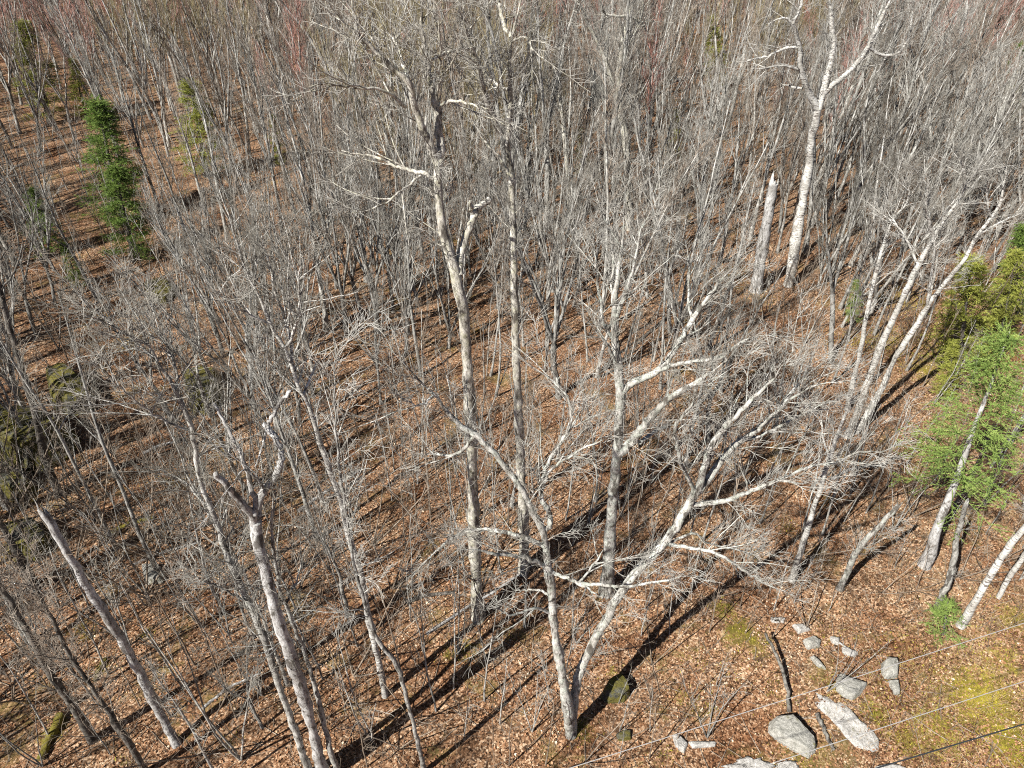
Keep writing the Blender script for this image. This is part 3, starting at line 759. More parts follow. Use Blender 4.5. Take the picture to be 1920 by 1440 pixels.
# ------------------------------------------------------------------ the wood: slim bare trees
def slim_mesh(kind, seed, tw, dens=1.0):
    """a bare tree about 11 m tall standing at the origin"""
    g = np.random.default_rng(seed)
    h = 11.0
    tr = MB(); cr = MB()
    n = 12
    def stem(p0, d, L, r0, r1, wig=.05, up=.05):
        P = np.empty((n, 3)); P[0] = p0; d = norm(np.array(d, float))
        for i in range(1, n):
            P[i] = P[i - 1] + d * L / (n - 1)
            d = norm(d + g.standard_normal(3) * wig + np.array([0, 0, up]))
        return P, np.linspace(r0, r1, n)
    stems = []
    if kind == 'single':
        P, R = stem((0, 0, -.1), g.standard_normal(3) * .04 + np.array([0, 0, 1]), h, .115, .022)
        R[0] *= 1.5; stems = [(P, R)]
        tr.tubes(P[None], R[None], 8, .04, g)
        a, ra = spawn(P[None], R[None], int(20 * dens), .30, .98, .30, .65, 1.6, 4.0, 7, .22, .08, .0145, .010, g, .3, shrink=.6, bend=.06)
    elif kind == 'pole':
        P, R = stem((0, 0, -.1), g.standard_normal(3) * .04 + np.array([0, 0, 1]), h, .075, .018, .035)
        R[0] *= 1.4
        tr.tubes(P[None], R[None], 8, .04, g)
        a, ra = spawn(P[None], R[None], 11, .5, .98, .35, .8, 1.0, 2.2, 7, .2, .09, .013, .009, g, .3, shrink=.5, bend=.05)
    else:
        ns = {'fork': 2, 'vase': 5}[kind]
        zf = g.uniform(2.2, 4.2) if kind == 'fork' else g.uniform(.2, 3.0)
        P, R = stem((0, 0, -.1), g.standard_normal(3) * .04 + np.array([0, 0, 1]), zf + .1, .125, .105, .03)
        R[0] *= 1.4
        tr.tubes(P[None], R[None], 8, .04, g)
        A = []; RA = []
        a0 = g.random() * 6.28
        for k in range(ns):
            an = a0 + k * 2 * math.pi / ns + g.uniform(-.4, .4); sp = g.uniform(.22, .42)
            Q, RQ = stem(P[-1], (math.cos(an) * sp, math.sin(an) * sp, 1), (h - zf) * g.uniform(.75, 1.05), .085 if ns < 4 else .066, .017, .05, .04)
            A.append(Q); RA.append(RQ)
        A = np.array(A); RA = np.array(RA)
        tr.tubes(A, RA, 7, .04, g)
        a, ra = spawn(A, RA, int((12 if ns == 2 else 6) * dens), .18, .98, .28, .6, 1.2, 3.2, 7, .22, .08, .0145, .010, g, .3, shrink=.55, bend=.06)
    b_, rb = spawn(a, ra, 6, .15, .98, .3, .7, .25, .6, 4, .16, .11, .0105, tw * 1.35, g, .5, rel=True, shrink=.4, bend=.04)
    c_, rc = spawn(b_, rb, 3, .12, .98, .3, .8, .3, .85, 2, .12, .16, .008, tw * 1.05, g, .5, shrink=.4)
    cr.slot = 1; cr.tubes(a, ra, 4); cr.slot = 0; cr.tubes(b_, rb, 3); cr.tubes(c_, rc, 3)
    return tr, cr

SLIM = []     # (look word, trunk mesh, crown mesh)
for i, (kind, look, tm, tw, dens) in enumerate([
        ('single', 'grey', M_TWIG_GREY, .0062, 1.0), ('single', 'grey', M_TWIG_GREY, .0062, .8), ('single', 'brown', M_TWIG_BROWN, .006, 1.1),
        ('fork', 'grey', M_TWIG_GREY, .006, 1.0), ('fork', 'brown', M_TWIG_BROWN, .006, 1.0), ('vase', 'grey', M_TWIG_GREY, .006, 1.0),
        ('vase', 'brown', M_TWIG_BROWN, .006, 1.0), ('vase', 'grey', M_TWIG_GREY, .006, 1.2), ('single', 'reddish', M_TWIG_RED, .0062, 1.1), ('fork', 'reddish', M_TWIG_RED, .0062, 1.0),
        ('fork', 'tan', M_TWIG_TAN, .006, 1.0), ('pole', 'grey', M_TWIG_GREY, .006, 1.0), ('pole', 'brown', M_TWIG_BROWN, .006, 1.0)]):
    tr, cr = slim_mesh(kind, 200 + i, tw, dens)
    habit = {'single': 'single-stemmed', 'pole': 'pole-like', 'fork': 'forked', 'vase': 'many-stemmed'}[kind]
    SLIM.append((look, habit, tr.mesh('trunk', M_SLIM), cr.mesh('crown', (tm, M_SLIM if look == 'grey' else tm))))

def region(px, py):
    if py < 130: return 'far back at the top of the wood'
    if px < 330 and py < 480: return 'in the thicket around the dark firs'
    if px < 760 and py < 480: return 'in the thicket between the dark firs and the tall aspen'
    if px < 1330 and py < 480: return 'behind the two tall middle aspens'
    if py < 480: return 'around the white forked aspen'
    if px < 330: return 'along the shadow-striped slope'
    if px < 780: return 'above the dead hooked maple'
    if px < 1330 and py < 800: return 'around the thick grey maple'
    if px < 1330: return 'below the two tall middle aspens'
    if py < 800: return 'between the white forked aspen and the leaning birches'
    return 'beside the spread limbs of the two-stemmed maple'

g = np.random.default_rng(77)
cand = []
HERO = [tuple(o.location[:2]) for o in bpy.data.objects if o.type == 'EMPTY' and o.parent is None]
grid = {}
def free(x, y, r):
    cx, cy = int(x // 3), int(y // 3)
    for i in range(cx - 1, cx + 2):
        for j in range(cy - 1, cy + 2):
            for (a, b2) in grid.get((i, j), ()):
                if (a - x) ** 2 + (b2 - y) ** 2 < r * r: return False
    grid.setdefault((cx, cy), []).append((x, y)); return True
for hx, hy in HERO: grid.setdefault((int(hx // 3), int(hy // 3)), []).append((hx, hy))
for (x0, y0, x1, y1, fx, fy, gp) in [(1410, 20, 1560, 500, 1478, 535, .8), (1400, 330, 1460, 520, 1418, 545, .85), (780, 20, 920, 520, 897, 1160, .5), (-40, 560, 230, 1040, 60, 900, .55),
                                     (1590, 420, 1800, 780, 1588, 820, .7), (430, 480, 600, 850, 722, 1305, .6), (1140, 560, 1300, 1000, 1138, 1110, .6), (930, 240, 990, 700, 982, 1072, .5), (640, 700, 1140, 1100, 1000, 900, .3)]:
    CONIFER_VIEW.append((x0 + 30, y0, x1 - 30, y1, project(*ground_at(fx, fy))[2], gp))
def dens_at(px, py, y):
    """share of the slots that hold a tree, and tree height range"""
    if py > 1440 or y < 9: return (0, 5, 8)
    if px > 1180 and py > 1090: return (0, 4, 6)
    if px > 1560 and py > 880: return (.05, 4, 7)
    if px > 1640 and py > 560: return (.12, 5, 8)
    if px > 1300 and py > 800: return (.45, 4, 7)
    if 640 < px < 1300 and py > 980: return (.05, 4, 7)
    if 640 < px < 1300 and py > 780: return (.36, 5, 8)
    if px <= 640 and py > 1080: return (.26, 5, 9)
    if px < 190 and py > 420: return (.2, 8, 12)
    if px < 400 and py > 700: return (.42, 6, 10)
    if py > 780: return (.55, 6, 10)
    if py > 480 and px < 780: return (1.0, 8, 12)
    if py > 480: return (.8, 7, 11)
    return (1.0, 9, 13.5)
for _ in range(60000):
    y = 1 + 210 * g.random() ** .62
    x = (g.random() * 2 - 1) * (.84 * y + 20)
    z = float(gz(x, y)); px, py, dep = project(x, y, z)
    if px < -60 or px > 1980 or py > 1440:
        if x < 0 and y < 9:
            if x < -26: continue
            d, h0, h1 = (1.0, 7, 9.5) if y < 5 or px < -150 else (0, 1, 2)
        elif x < 0: d, h0, h1 = (.85, 8, 12) if y < 40 else (1, 9, 13)
        elif y > 25: d, h0, h1 = (.9, 8, 12)
        else: continue
        # unseen trees on the sunny side stand dense, to cast shadows into view
    else:
        d, h0, h1 = dens_at(px, py, y)
    if g.random() > d: continue
    if not free(x, y, 1.5 if y < 50 else 2.15): continue
    hgt = g.uniform(h0, h1) * (1 + .2 * g.standard_normal())
    hgt = max(3.5, hgt)
    red = .5 * (math.sin(x * .16 + 1) * math.sin(y * .09 + x * .03) > .55) + (.65 if px < 360 and py < 240 else .55 if px > 1600 and py < 150 else .22 if py < 110 else .05)
    if (py > 850 or (px > 780 and py > 600)) and -60 < px < 1980 and g.random() < .6: v = int(g.integers(11, 13))
    elif py < 420 and math.sin(x * .11 + 2) * math.sin(y * .13 + 1) > .6: v = 10
    elif py < 350 and g.random() < red: v = int(g.integers(8, 10))
    elif py < 420: v = int(g.choice([0, 1, 2, 2, 4, 4, 6, 6, 7]))
    elif 250 < px < 800 and py < 800: v = int(g.choice([1, 3, 5, 5, 7, 7, 6, 0]))
    else: v = int(g.choice([0, 1, 1, 2, 3, 3, 5, 5, 7, 6]))
    inview = (-40 < px < 1960) and (py > -150)
    tx, ty, td = project(x, y, z + hgt)
    hide = max([gp for (x0, y0, x1, y1, cd, gp) in CONIFER_VIEW if td < cd - .5 and x0 - 30 < (tx + px) / 2 < x1 + 30 and ty < y1 and py > y0], default=0)
    if g.random() < hide: continue
    cand.append((y, x, z, hgt, v, inview, px, py))
cand.sort()
seen = [k for k in cand if k[5]]
near = seen[:300]; rest = [k for k in cand if not k[5]] + seen[300:]
proto = {}; NAMED = []
def place_slim(k):
    y, x, z, hgt, v, _, px, py = k
    look, habit, tm, cm = SLIM[v]
    o = empty('slim_tree', (x, y, z), float(g.random() * 6.28))
    o.rotation_euler.x = float(g.normal(0, .055)); o.rotation_euler.y = float(g.normal(0, .055))
    s = hgt / 11.0
    o.scale = (s * 1.05, s * 1.05, s)
    tag(o, None, 'tree', f'{look} {habit} slim trees {region(px, py)}')
    NAMED.append((o, f'{look} {habit} slim tree', x, y))
    t_ = bpy.data.objects.new('trunk', tm); c_ = bpy.data.objects.new('crown', cm)
    for q in (t_, c_): C.objects.link(q); q.parent = o
    proto.setdefault(v, (t_, c_))
have = {k[4] for k in near}
for v in range(len(SLIM)):            # every kind of the far wood also stands among the nearer trees
    if v not in have:
        i = next(i for i, k in enumerate(rest) if k[4] == v and k[5])
        j = len(near) - 1 - v
        near[j], rest[i] = rest[i], near[j]
for k in near: place_slim(k)

# the rest of the wood, one mass
def instancer(name, rows, sources, label, cat):
    """rows (x, y, z, rot, scale, source index); one object that repeats the given trees"""
    rows = np.array(rows, float)
    me = bpy.data.meshes.new(name)
    me.vertices.add(len(rows)); me.vertices.foreach_set('co', rows[:, :3].astype(np.float32).ravel())
    for nm, tp, colm in (('turn', 'FLOAT', 3), ('size', 'FLOAT', 4), ('which', 'INT', 5), ('tip', 'FLOAT', 6), ('lean', 'FLOAT', 7)):
        at_ = me.attributes.new(nm, tp, 'POINT')
        at_.data.foreach_set('value', rows[:, colm].astype(np.int32 if tp == 'INT' else np.float32))
    o = bpy.data.objects.new(name, me); C.objects.link(o)
    ng = bpy.data.node_groups.new(name, 'GeometryNodeTree')
    ng.interface.new_socket('Geometry', in_out='INPUT', socket_type='NodeSocketGeometry')
    ng.interface.new_socket('Geometry', in_out='OUTPUT', socket_type='NodeSocketGeometry')
    N = ng.nodes; Lk = ng.links
    gi = N.new('NodeGroupInput'); go = N.new('NodeGroupOutput')
    iop = N.new('GeometryNodeInstanceOnPoints')
    Lk.new(gi.outputs[0], iop.inputs['Points'])
    join = N.new('GeometryNodeJoinGeometry')
    for group_ in reversed(sources):
        j2 = N.new('GeometryNodeJoinGeometry')
        for ob in group_:
            info = N.new('GeometryNodeObjectInfo'); info.inputs['Object'].default_value = ob; info.transform_space = 'ORIGINAL'
            Lk.new(info.outputs['Geometry'], j2.inputs[0])
        gti = N.new('GeometryNodeGeometryToInstance'); Lk.new(j2.outputs[0], gti.inputs[0])
        Lk.new(gti.outputs[0], join.inputs[0])
    Lk.new(join.outputs[0], iop.inputs['Instance'])
    iop.inputs['Pick Instance'].default_value = True
    def attr(nm, tp):
        a = N.new('GeometryNodeInputNamedAttribute'); a.data_type = tp; a.inputs['Name'].default_value = nm
        return a.outputs['Attribute']
    Lk.new(attr('which', 'INT'), iop.inputs['Instance Index'])
    cx = N.new('ShaderNodeCombineXYZ'); Lk.new(attr('turn', 'FLOAT'), cx.inputs[2]); Lk.new(attr('tip', 'FLOAT'), cx.inputs[0]); Lk.new(attr('lean', 'FLOAT'), cx.inputs[1])
    Lk.new(cx.outputs[0], iop.inputs['Rotation'])
    Lk.new(attr('size', 'FLOAT'), iop.inputs['Scale'])
    Lk.new(iop.outputs[0], go.inputs[0])
    md = o.modifiers.new('scatter', 'NODES'); md.node_group = ng
    tag(o, label, cat, kind='stuff')
    return o
instancer('distant_forest', [(k[1], k[0], k[2], g.random() * 6.28, k[3] / 11.0, k[4], g.normal(0, .06), g.normal(0, .06)) for k in rest], [proto[v] for v in range(len(SLIM))],
          'mass of bare grey and reddish trees filling the far wood', 'forest')

# ------------------------------------------------------------------ saplings
SAP = []
for i in range(6):
    gg = np.random.default_rng(400 + i)
    mb = MB(); n = 9
    ns = 1 if i < 4 else 3
    A = []
    for k in range(ns):
        P = np.zeros((n, 3)); d = norm(np.array([gg.standard_normal() * (.06 if ns == 1 else .3), gg.standard_normal() * (.06 if ns == 1 else .3), 1.0]))
        P[0, 2] = -.05
        for j in range(1, n):
            P[j] = P[j - 1] + d * 3.6 / (n - 1); d = norm(d + gg.standard_normal(3) * .05 + np.array([0, 0, .04]))
        A.append(P)
    A = np.array(A); RA = np.broadcast_to(np.linspace(.024, .007, n), (ns, n)).copy()
    mb.tubes(A, RA, 6, .03, gg)
    a, ra = spawn(A, RA, 11 if ns == 1 else 6, .22, .98, .5, 1.0, .5, 1.3, 5, .2, .12, .008, .0055, gg, .4, shrink=.55, bend=.05)
    b_, rb = spawn(a, ra, 5, .2, .97, .4, .9, .15, .45, 3, .1, .16, .007, .0045, gg, .5)
    mb2 = MB(); mb2.tubes(a, ra, 4); mb2.tubes(b_, rb, 3)
    SAP.append((mb.mesh('stem', M_BRUSH if i % 2 else M_SLIM), mb2.mesh('twigs', M_TWIG_BROWN if i % 2 else M_TWIG_GREY), 'thin' if ns == 1 else 'clumped'))
g = np.random.default_rng(5)
sap = []; sap_proto = {}
for _ in range(4000):
    px = g.uniform(-30, 1950); py = g.uniform(380, 1440)
    if px > 1230 and py > 1200 and g.random() > .04: continue
    if px > 1560 and py > 1120 and g.random() > .1: continue
    p = ground_at(px, py)
    if g.random() > {True: .9, False: .5}[900 < py]: continue
    if not free(p[0], p[1], .8): continue
    sap.append((px, py, p))
sap.sort(key=lambda k: -k[1])
for px, py, p in sap[:330:1][:300]:
    i = int(g.integers(0, 6)); st, tw, look = SAP[i]
    o = empty('sapling', p, float(g.random() * 6.28))
    s = float(g.uniform(.7, 1.9)) if px < 1000 or py < 1000 else float(g.uniform(.45, 1.0)); o.scale = (s ** .7, s ** .7, s)
    pair = []
    for nm, me in (('stem', st), ('twigs', tw)):
        q = bpy.data.objects.new(nm, me); C.objects.link(q); q.parent = o
        if nm == 'twigs': q['kind'] = 'stuff'
        pair.append(q)
    sap_proto.setdefault(i, pair)
    where = region(px, py)
    if px > 1180 and py > 1090: where = 'in the clearing near the pale rocks'
    elif 640 < px < 1300 and py > 980: where = 'around the foot of the two-stemmed maple'
    elif px <= 640 and py > 1080: where = 'around the tall bare stub'
    tag(o, None, 'sapling', f'{look} saplings {where}')
    NAMED.append((o, f'{look} leafless sapling', p[0], p[1]))

thick = []
gt = np.random.default_rng(31)
for _ in range(1500):
    y_ = 12 + 75 * gt.random() ** .8; x_ = (gt.random() * 2 - 1) * (.6 * y_ + 11)
    z_ = float(gz(x_, y_)); px, py, _d = project(x_, y_, z_)
    if (px > 1180 and py > 1000) or (px > 1560 and py > 760) or py > 1180: continue
    if 640 < px < 1300 and py > 900 and gt.random() > .15: continue
    if 640 < px < 1400 and py > 560 and gt.random() > .5: continue
    if px < 190 and 420 < py < 900 and gt.random() > .35: continue
    thick.append((x_, y_, z_, gt.random() * 6.28, gt.uniform(.7, 1.8), int(gt.integers(0, 6)), gt.normal(0, .07), gt.normal(0, .07)))
instancer('undergrowth_saplings', thick, [sap_proto[i] for i in range(6)], 'thicket of thin leafless saplings under the taller trees', 'undergrowth')

# ------------------------------------------------------------------ rocks
def rock_mat(name, cols, moss, mossc=(.13, .12, .03)):
    m, nt, b = new_mat(name)
    obj, _ = mapped(nt, (1, 1, 1))
    f = noise(nt, obj, 7, 8, .75)
    r = ramp(nt, [(.3, cols[0]), (.5, cols[1]), (.7, cols[2])]); nt.links.new(f, r.inputs[0])
    sp = noise(nt, obj, 45, 3, .7)
    s2 = ramp(nt, [(.35, (.65,) * 3), (.6, (1.05,) * 3)]); nt.links.new(sp, s2.inputs[0])
    c = mix(nt, 1.0, r.outputs[0], s2.outputs[0], 'MULTIPLY')
    mf = noise(nt, obj, 1.8, 6, .7)
    mr = ramp(nt, [(.62 - moss * .4, (0, 0, 0)), (.70 - moss * .4, (.95,) * 3)]); nt.links.new(mf, mr.inputs[0])
    c = mix(nt, mr.outputs[0], c, mossc)
    nt.links.new(c, b.inputs['Base Color'])
    bp = nt.nodes.new('ShaderNodeBump'); bp.inputs['Strength'].default_value = 1.0; bp.inputs['Distance'].default_value = .10
    nt.links.new(f, bp.inputs['Height']); nt.links.new(bp.outputs[0], b.inputs['Normal'])
    return m
M_GRANITE = rock_mat('pale_granite', [(.22, .21, .19), (.52, .50, .47), (.72, .70, .67)], .06)
M_STONE = rock_mat('grey_stone', [(.20, .20, .17), (.42, .41, .37), (.58, .57, .53)], .10)
M_MOSSY = rock_mat('mossy_stone', [(.05, .05, .04), (.11, .11, .09), (.20, .20, .17)], .5, (.14, .125, .03))

def rock(name, label, px, hgt, mat, seed, tilt=(0, 0), flat=.35, group=None, rough=.045):
    """a stone from its outline on the ground; hgt metres high"""
    g = np.random.default_rng(seed)
    pts = np.array([ground_at(*q) for q in px])
    cen = pts.mean(0); o = np.array([cen[0], cen[1], float(gz(cen[0], cen[1]))])
    pc = np.vstack([pts, pts[:1]]); sl = np.concatenate([[0], np.cumsum(np.linalg.norm(np.diff(pc, axis=0), axis=1))])
    q_ = np.linspace(0, sl[-1], 29)[:-1]
    loop = np.stack([np.interp(q_, sl, pc[:, k]) for k in range(3)], 1) - o
    loop[:, :2] *= 1 + rough * g.standard_normal((28, 1))
    n = 28
    prof = [(1.03, -.35), (1.04, 0.0), (1.0, .45), (.93, .82), (.80, .97), (.60, 1.0), (.38, 1.0), (.18, 1.0)]
    V = []
    ph = g.uniform(0, 6.28, 6)
    def bump(x, y):
        s = 3.2
        return .5 * math.sin(x * s * 1.3 + ph[0]) * math.sin(y * s + ph[1]) + .3 * math.sin(x * s * 2.7 + ph[2]) * math.sin(y * s * 3.1 + ph[3])
    for k, (sc, zf) in enumerate(prof):
        for i in range(n):
            x, y = loop[i, 0] * sc, loop[i, 1] * sc
            jit = g.standard_normal() * .02
            z = (hgt * zf if zf >= 0 else zf * .4) + loop[i, 2] * sc * (1 if zf <= 0 else .6)
            if zf > 0: z += hgt * (flat * bump(x, y) * .5 + tilt[0] * x + tilt[1] * y) * min(1, zf + .2) + jit * hgt
            V.append((x + jit, y + g.standard_normal() * .02, z))
    V.append((0, 0, hgt * (1 + .1 * bump(0, 0))))
    q = []
    for k in range(len(prof) - 1):
        for i in range(n):
            q.append([k * n + i, k * n + (i + 1) % n, (k + 1) * n + (i + 1) % n, (k + 1) * n + i])
    L = (len(prof) - 1) * n
    t = [[L + i, L + (i + 1) % n, len(V) - 1] for i in range(n)]
    mb = MB(); mb.add(np.array(V), q, t)
    if hgt > .11:                       # a block: flat faceted faces
        bm = bmesh.new()
        for i in range(len(pts)):
            x, y = pts[i, 0] - o[0], pts[i, 1] - o[1]
            bm.verts.new((x * 1.04, y * 1.04, -.2)); bm.verts.new((x * 1.03, y * 1.03, hgt * g.uniform(.05, .35)))
            k = g.uniform(.72, .95)
            bm.verts.new((x * k, y * k, hgt * g.uniform(.75, 1.05) + hgt * (tilt[0] * x + tilt[1] * y)))
        for _ in range(3):
            k = g.uniform(.1, .5); i = int(g.integers(0, len(pts)))
            bm.verts.new(((pts[i, 0] - o[0]) * k, (pts[i, 1] - o[1]) * k, hgt * g.uniform(.95, 1.12)))
        ret = bmesh.ops.convex_hull(bm, input=bm.verts)
        bmesh.ops.delete(bm, geom=[v for v in ret['geom_interior'] if isinstance(v, bmesh.types.BMVert)], context='VERTS')
        bmesh.ops.dissolve_limit(bm, angle_limit=.12, verts=bm.verts, edges=bm.edges)
        bmesh.ops.bevel(bm, geom=list(bm.edges), offset=.03 + .02 * hgt, segments=2, affect='EDGES', profile=.6)
        bmesh.ops.triangulate(bm, faces=bm.faces)
        bmesh.ops.subdivide_edges(bm, edges=[e for e in bm.edges if e.calc_length() > .18], cuts=2, use_grid_fill=True)
        for v in bm.verts:
            c_ = v.co
            v.co = c_ * (1 + .022 * math.sin(c_.x * 9 + ph[0]) * math.sin(c_.y * 8 + ph[1]) + .015 * g.standard_normal() * .6)
        me = bpy.data.meshes.new(name); bm.to_mesh(me); bm.free(); me.materials.append(mat)
        ob = bpy.data.objects.new(name, me); C.objects.link(ob)
    else:
        ob = mb.build(name, mat, None, False)
    ob.location = [float(c) for c in o]
    return tag(ob, label, 'rock', group)

def zr(*a): return [(1260 + x / 2.88, 940 + y / 2.88) for x, y in a]
def zc(*a): return [(620 + x / 2.88, 940 + y / 2.88) for x, y in a]
def zl(*a): return [(x / 2.88, 940 + y / 2.88) for x, y in a]
def zm(*a): return [(x / 2.88, 480 + y / 2.88) for x, y in a]
rock('boulder', 'angular grey slab boulder casting a dark shadow beside the pale bedrock', zr((525, 1200), (560, 1178), (635, 1172), (700, 1220), (775, 1290), (775, 1355), (740, 1390), (680, 1365), (620, 1325), (560, 1290), (525, 1250)), .42, M_STONE, 1, (.15, -.1))
rock('bedrock_outcrop', 'long pale granite outcrop lying flush with the moss', zr((780, 1040), (850, 1060), (960, 1120), (1010, 1180), (1080, 1240), (1130, 1300), (1090, 1350), (1000, 1330), (930, 1260), (880, 1200), (800, 1120)), .06, M_GRANITE, 2, flat=1.2, rough=.06)
rock('boulder', 'pale pointed block at the upper end of the long granite outcrop', zr((890, 935), (915, 965), (955, 985), (1050, 990), (1015, 1045), (970, 1075), (920, 1055), (885, 1020)), .25, M_STONE, 3)
rock('boulder', 'upright rounded grey stone with a dark split below it', zr((1128, 880), (1150, 868), (1200, 870), (1217, 900), (1215, 958), (1150, 962), (1130, 930)), .34, M_STONE, 4)
rock('stone', 'small wedge stone just below the upright rounded stone', zr((1160, 972), (1215, 972), (1228, 1045), (1200, 1045)), .2, M_STONE, 5)
rock('stone', 'round grey stone at the top of the line of stones', zr((705, 755), (760, 737), (802, 762), (795, 792), (730, 802)), .2, M_STONE, 6)
rock('stone', 'narrow flat stone below the round grey stone', zr((740, 842), (785, 858), (835, 912), (785, 895)), .14, M_STONE, 7)
rock('stone', 'small white stone beside the round grey stone', zr((850, 738), (905, 740), (900, 778), (865, 770)), .14, M_GRANITE, 8)
rock('stone', 'low pale stone ledge below the small white stone', zr((915, 790), (995, 820), (985, 845), (920, 825)), .12, M_GRANITE, 9)
rock('stone', 'pale stone at the foot of the thin leaning stems', zr((648, 672), (700, 668), (742, 700), (682, 718)), .18, M_GRANITE, 10)
rock('stone', 'flat pale stone patch below the drooping maple limb', zr((530, 632), (610, 630), (602, 657), (540, 657)), .08, M_GRANITE, 11)
rock('stone', 'pale lichen-covered stone beside the fallen white wood near the bottom', zr((0, 1262), (40, 1272), (85, 1312), (65, 1365), (20, 1330)), .16, M_GRANITE, 12)
rock('stone', 'narrow whitish stone ledge next to the lichen-covered stone', zr((90, 1300), (240, 1300), (232, 1326), (110, 1335)), .12, M_GRANITE, 13)
rock('bedrock_outcrop', 'large pale bedrock patch cut by the lower picture edge', zr((280, 1430), (330, 1402), (400, 1388), (500, 1402), (530, 1440), (500, 1480), (320, 1480)), .06, M_GRANITE, 14, flat=1.6, rough=.12)
rock('bedrock_outcrop', 'smaller pale bedrock patch at the lower edge below the slab boulder', zr((560, 1412), (620, 1404), (670, 1410), (690, 1450), (640, 1470), (560, 1460)), .06, M_GRANITE, 15, flat=1.4, rough=.12)
rock('bedrock_outcrop', 'pale rock beneath the dark cable', zr((1090, 1440), (1150, 1424), (1210, 1422), (1270, 1445), (1180, 1470)), .12, M_GRANITE, 16)
rock('boulder', 'mossy green boulder in the shadow of the two-stemmed maple', zc((1458, 1060), (1490, 1000), (1560, 955), (1600, 1000), (1612, 1050), (1585, 1085), (1500, 1092)), .5, M_MOSSY, 17)
rock('stone', 'small mossy stone below the shadow of the two-stemmed maple', zc((1540, 1262), (1580, 1242), (1622, 1245), (1620, 1290), (1555, 1295)), .2, M_MOSSY, 18)
rock('boulder', 'mossy boulder on the open leaf-covered slope', zm((265, 680), (330, 650), (400, 672), (500, 735), (520, 830), (400, 868), (300, 840)), 1.1, M_MOSSY, 19)
rock('boulder', 'dark mossy ledge in deep shade on the slope', zm((-40, 960), (120, 905), (300, 925), (430, 1000), (370, 1090), (250, 1165), (90, 1170), (-50, 1100)), 1.7, M_MOSSY, 20)  # shade over this ledge is partly put into its dark moss and stone colour
rock('boulder', 'mossy boulder cut by the picture edge beside the dark ledge', zm((-60, 1220), (60, 1190), (150, 1200), (200, 1260), (120, 1320), (-60, 1330)), .8, M_MOSSY, 21)
rock('boulder', 'mossy boulder behind the tip of the tall bare stub', zl((60, 190), (140, 150), (220, 140), (290, 240), (200, 330), (60, 290)), .8, M_MOSSY, 22)
rock('boulder', 'mossy boulder above the dead hooked maple', zm((1000, 690), (1100, 640), (1190, 650), (1200, 800), (1130, 860), (1040, 850)), .8, M_MOSSY, 23)
rock('stone', 'pale lichen stone on the leafy slope between the bare stub and the dead maple', zl((770, 355), (870, 360), (885, 440), (785, 452)), .4, M_STONE, 24)
rock('boulder', 'low mossy hummock on the slope close to the grey bushy stem', zm((780, 150), (900, 130), (960, 200), (900, 260), (800, 250)), .5, M_MOSSY, 25)

# ------------------------------------------------------------------ fallen wood
def log(name, label, px, wpx, mat, lift=(0.0, 0.0), seed=0, stubs=0):
    g = np.random.default_rng(seed)
    pts = []; rad = []
    for k, q in enumerate(px):
        p = ground_at(*q); d = project(*p)[2]; r = wpx * d / FPX / 2
        s = k / (len(px) - 1)
        p[2] += r * .55 + lift[0] * (1 - s) + lift[1] * s
        pts.append(p); rad.append(r * (1 - .3 * s))
    o = pts[0].copy()
    P, R, L = resample([p - o for p in pts], rad, 14, g, .012)
    mb = MB(); V = mb.tubes(P[None], R[None], 9, .06, g)
    mb.cap(V[0, -1], V[0, -1].mean(0)); mb.cap(V[0, 0][::-1], V[0, 0].mean(0))
    ob = mb.build(name, mat)
    if stubs:
        a, ra = spawn(P[None], R[None], stubs, .3, .98, .5, 1.1, .3, .9, 4, .3, .15, .015, .006, g, .5)
        m2 = MB(); m2.tubes(a, ra, 5); m2.build('twigs', mat, ob)
    ob.location = [float(c) for c in o]
    return tag(ob, label, 'log')
M_MOSSLOG = rock_mat('mossy_wood', [(.10, .08, .06), (.20, .17, .13), (.30, .27, .22)], .55, (.20, .17, .03))
log('fallen_log', 'thick mossy fallen log beside the dark slender trunk', zl((335, 1165), (300, 1240), (262, 1310), (222, 1400)), 19, M_MOSSLOG, seed=1)
log('fallen_log', 'short mossy log lying near the middle of the bare stub', zl((575, 860), (545, 905), (515, 975)), 11, M_MOSSLOG, seed=2)
log('dead_branch', 'dark dead branch propped up against the slab boulder', zr((630, 1145), (612, 1040), (565, 910), (488, 768)), 8, M_DARK, (.05, .55), 3, 3)
log('dead_branch', 'dark branch-shaped strip lying between the slab boulder and the pale outcrop', zr((780, 1150), (820, 1240), (870, 1345)), 9, M_DARK, seed=4, stubs=2)  # dark tapering strip with short stubs, low between the two rocks
log('fallen_log', 'grey fallen stem lying across the brown litter near the upright stone', zr((1000, 830), (940, 790), (860, 735)), 5, M_DEAD, seed=5, stubs=2)
log('fallen_log', 'long thin fallen stem across the shadow bands below the straight aspen', [(800, 1190), (860, 1150), (930, 1108), (1000, 1060)], 6, M_DEAD, seed=6, stubs=4)
log('fallen_log', 'grey fallen pole on the slope behind the dead hooked maple', [(250, 1060), (310, 1035), (375, 1018)], 6, M_DEAD, seed=7, stubs=3)
log('fallen_log', 'fallen pole lying beyond the thick grey maple', [(1200, 640), (1245, 600), (1290, 560)], 6, M_DARK, seed=8, stubs=3)
log('fallen_log', 'broken grey pole on the slope among the mossy boulders', [(268, 852), (300, 838), (340, 826)], 7, M_DEAD, seed=9, stubs=2)

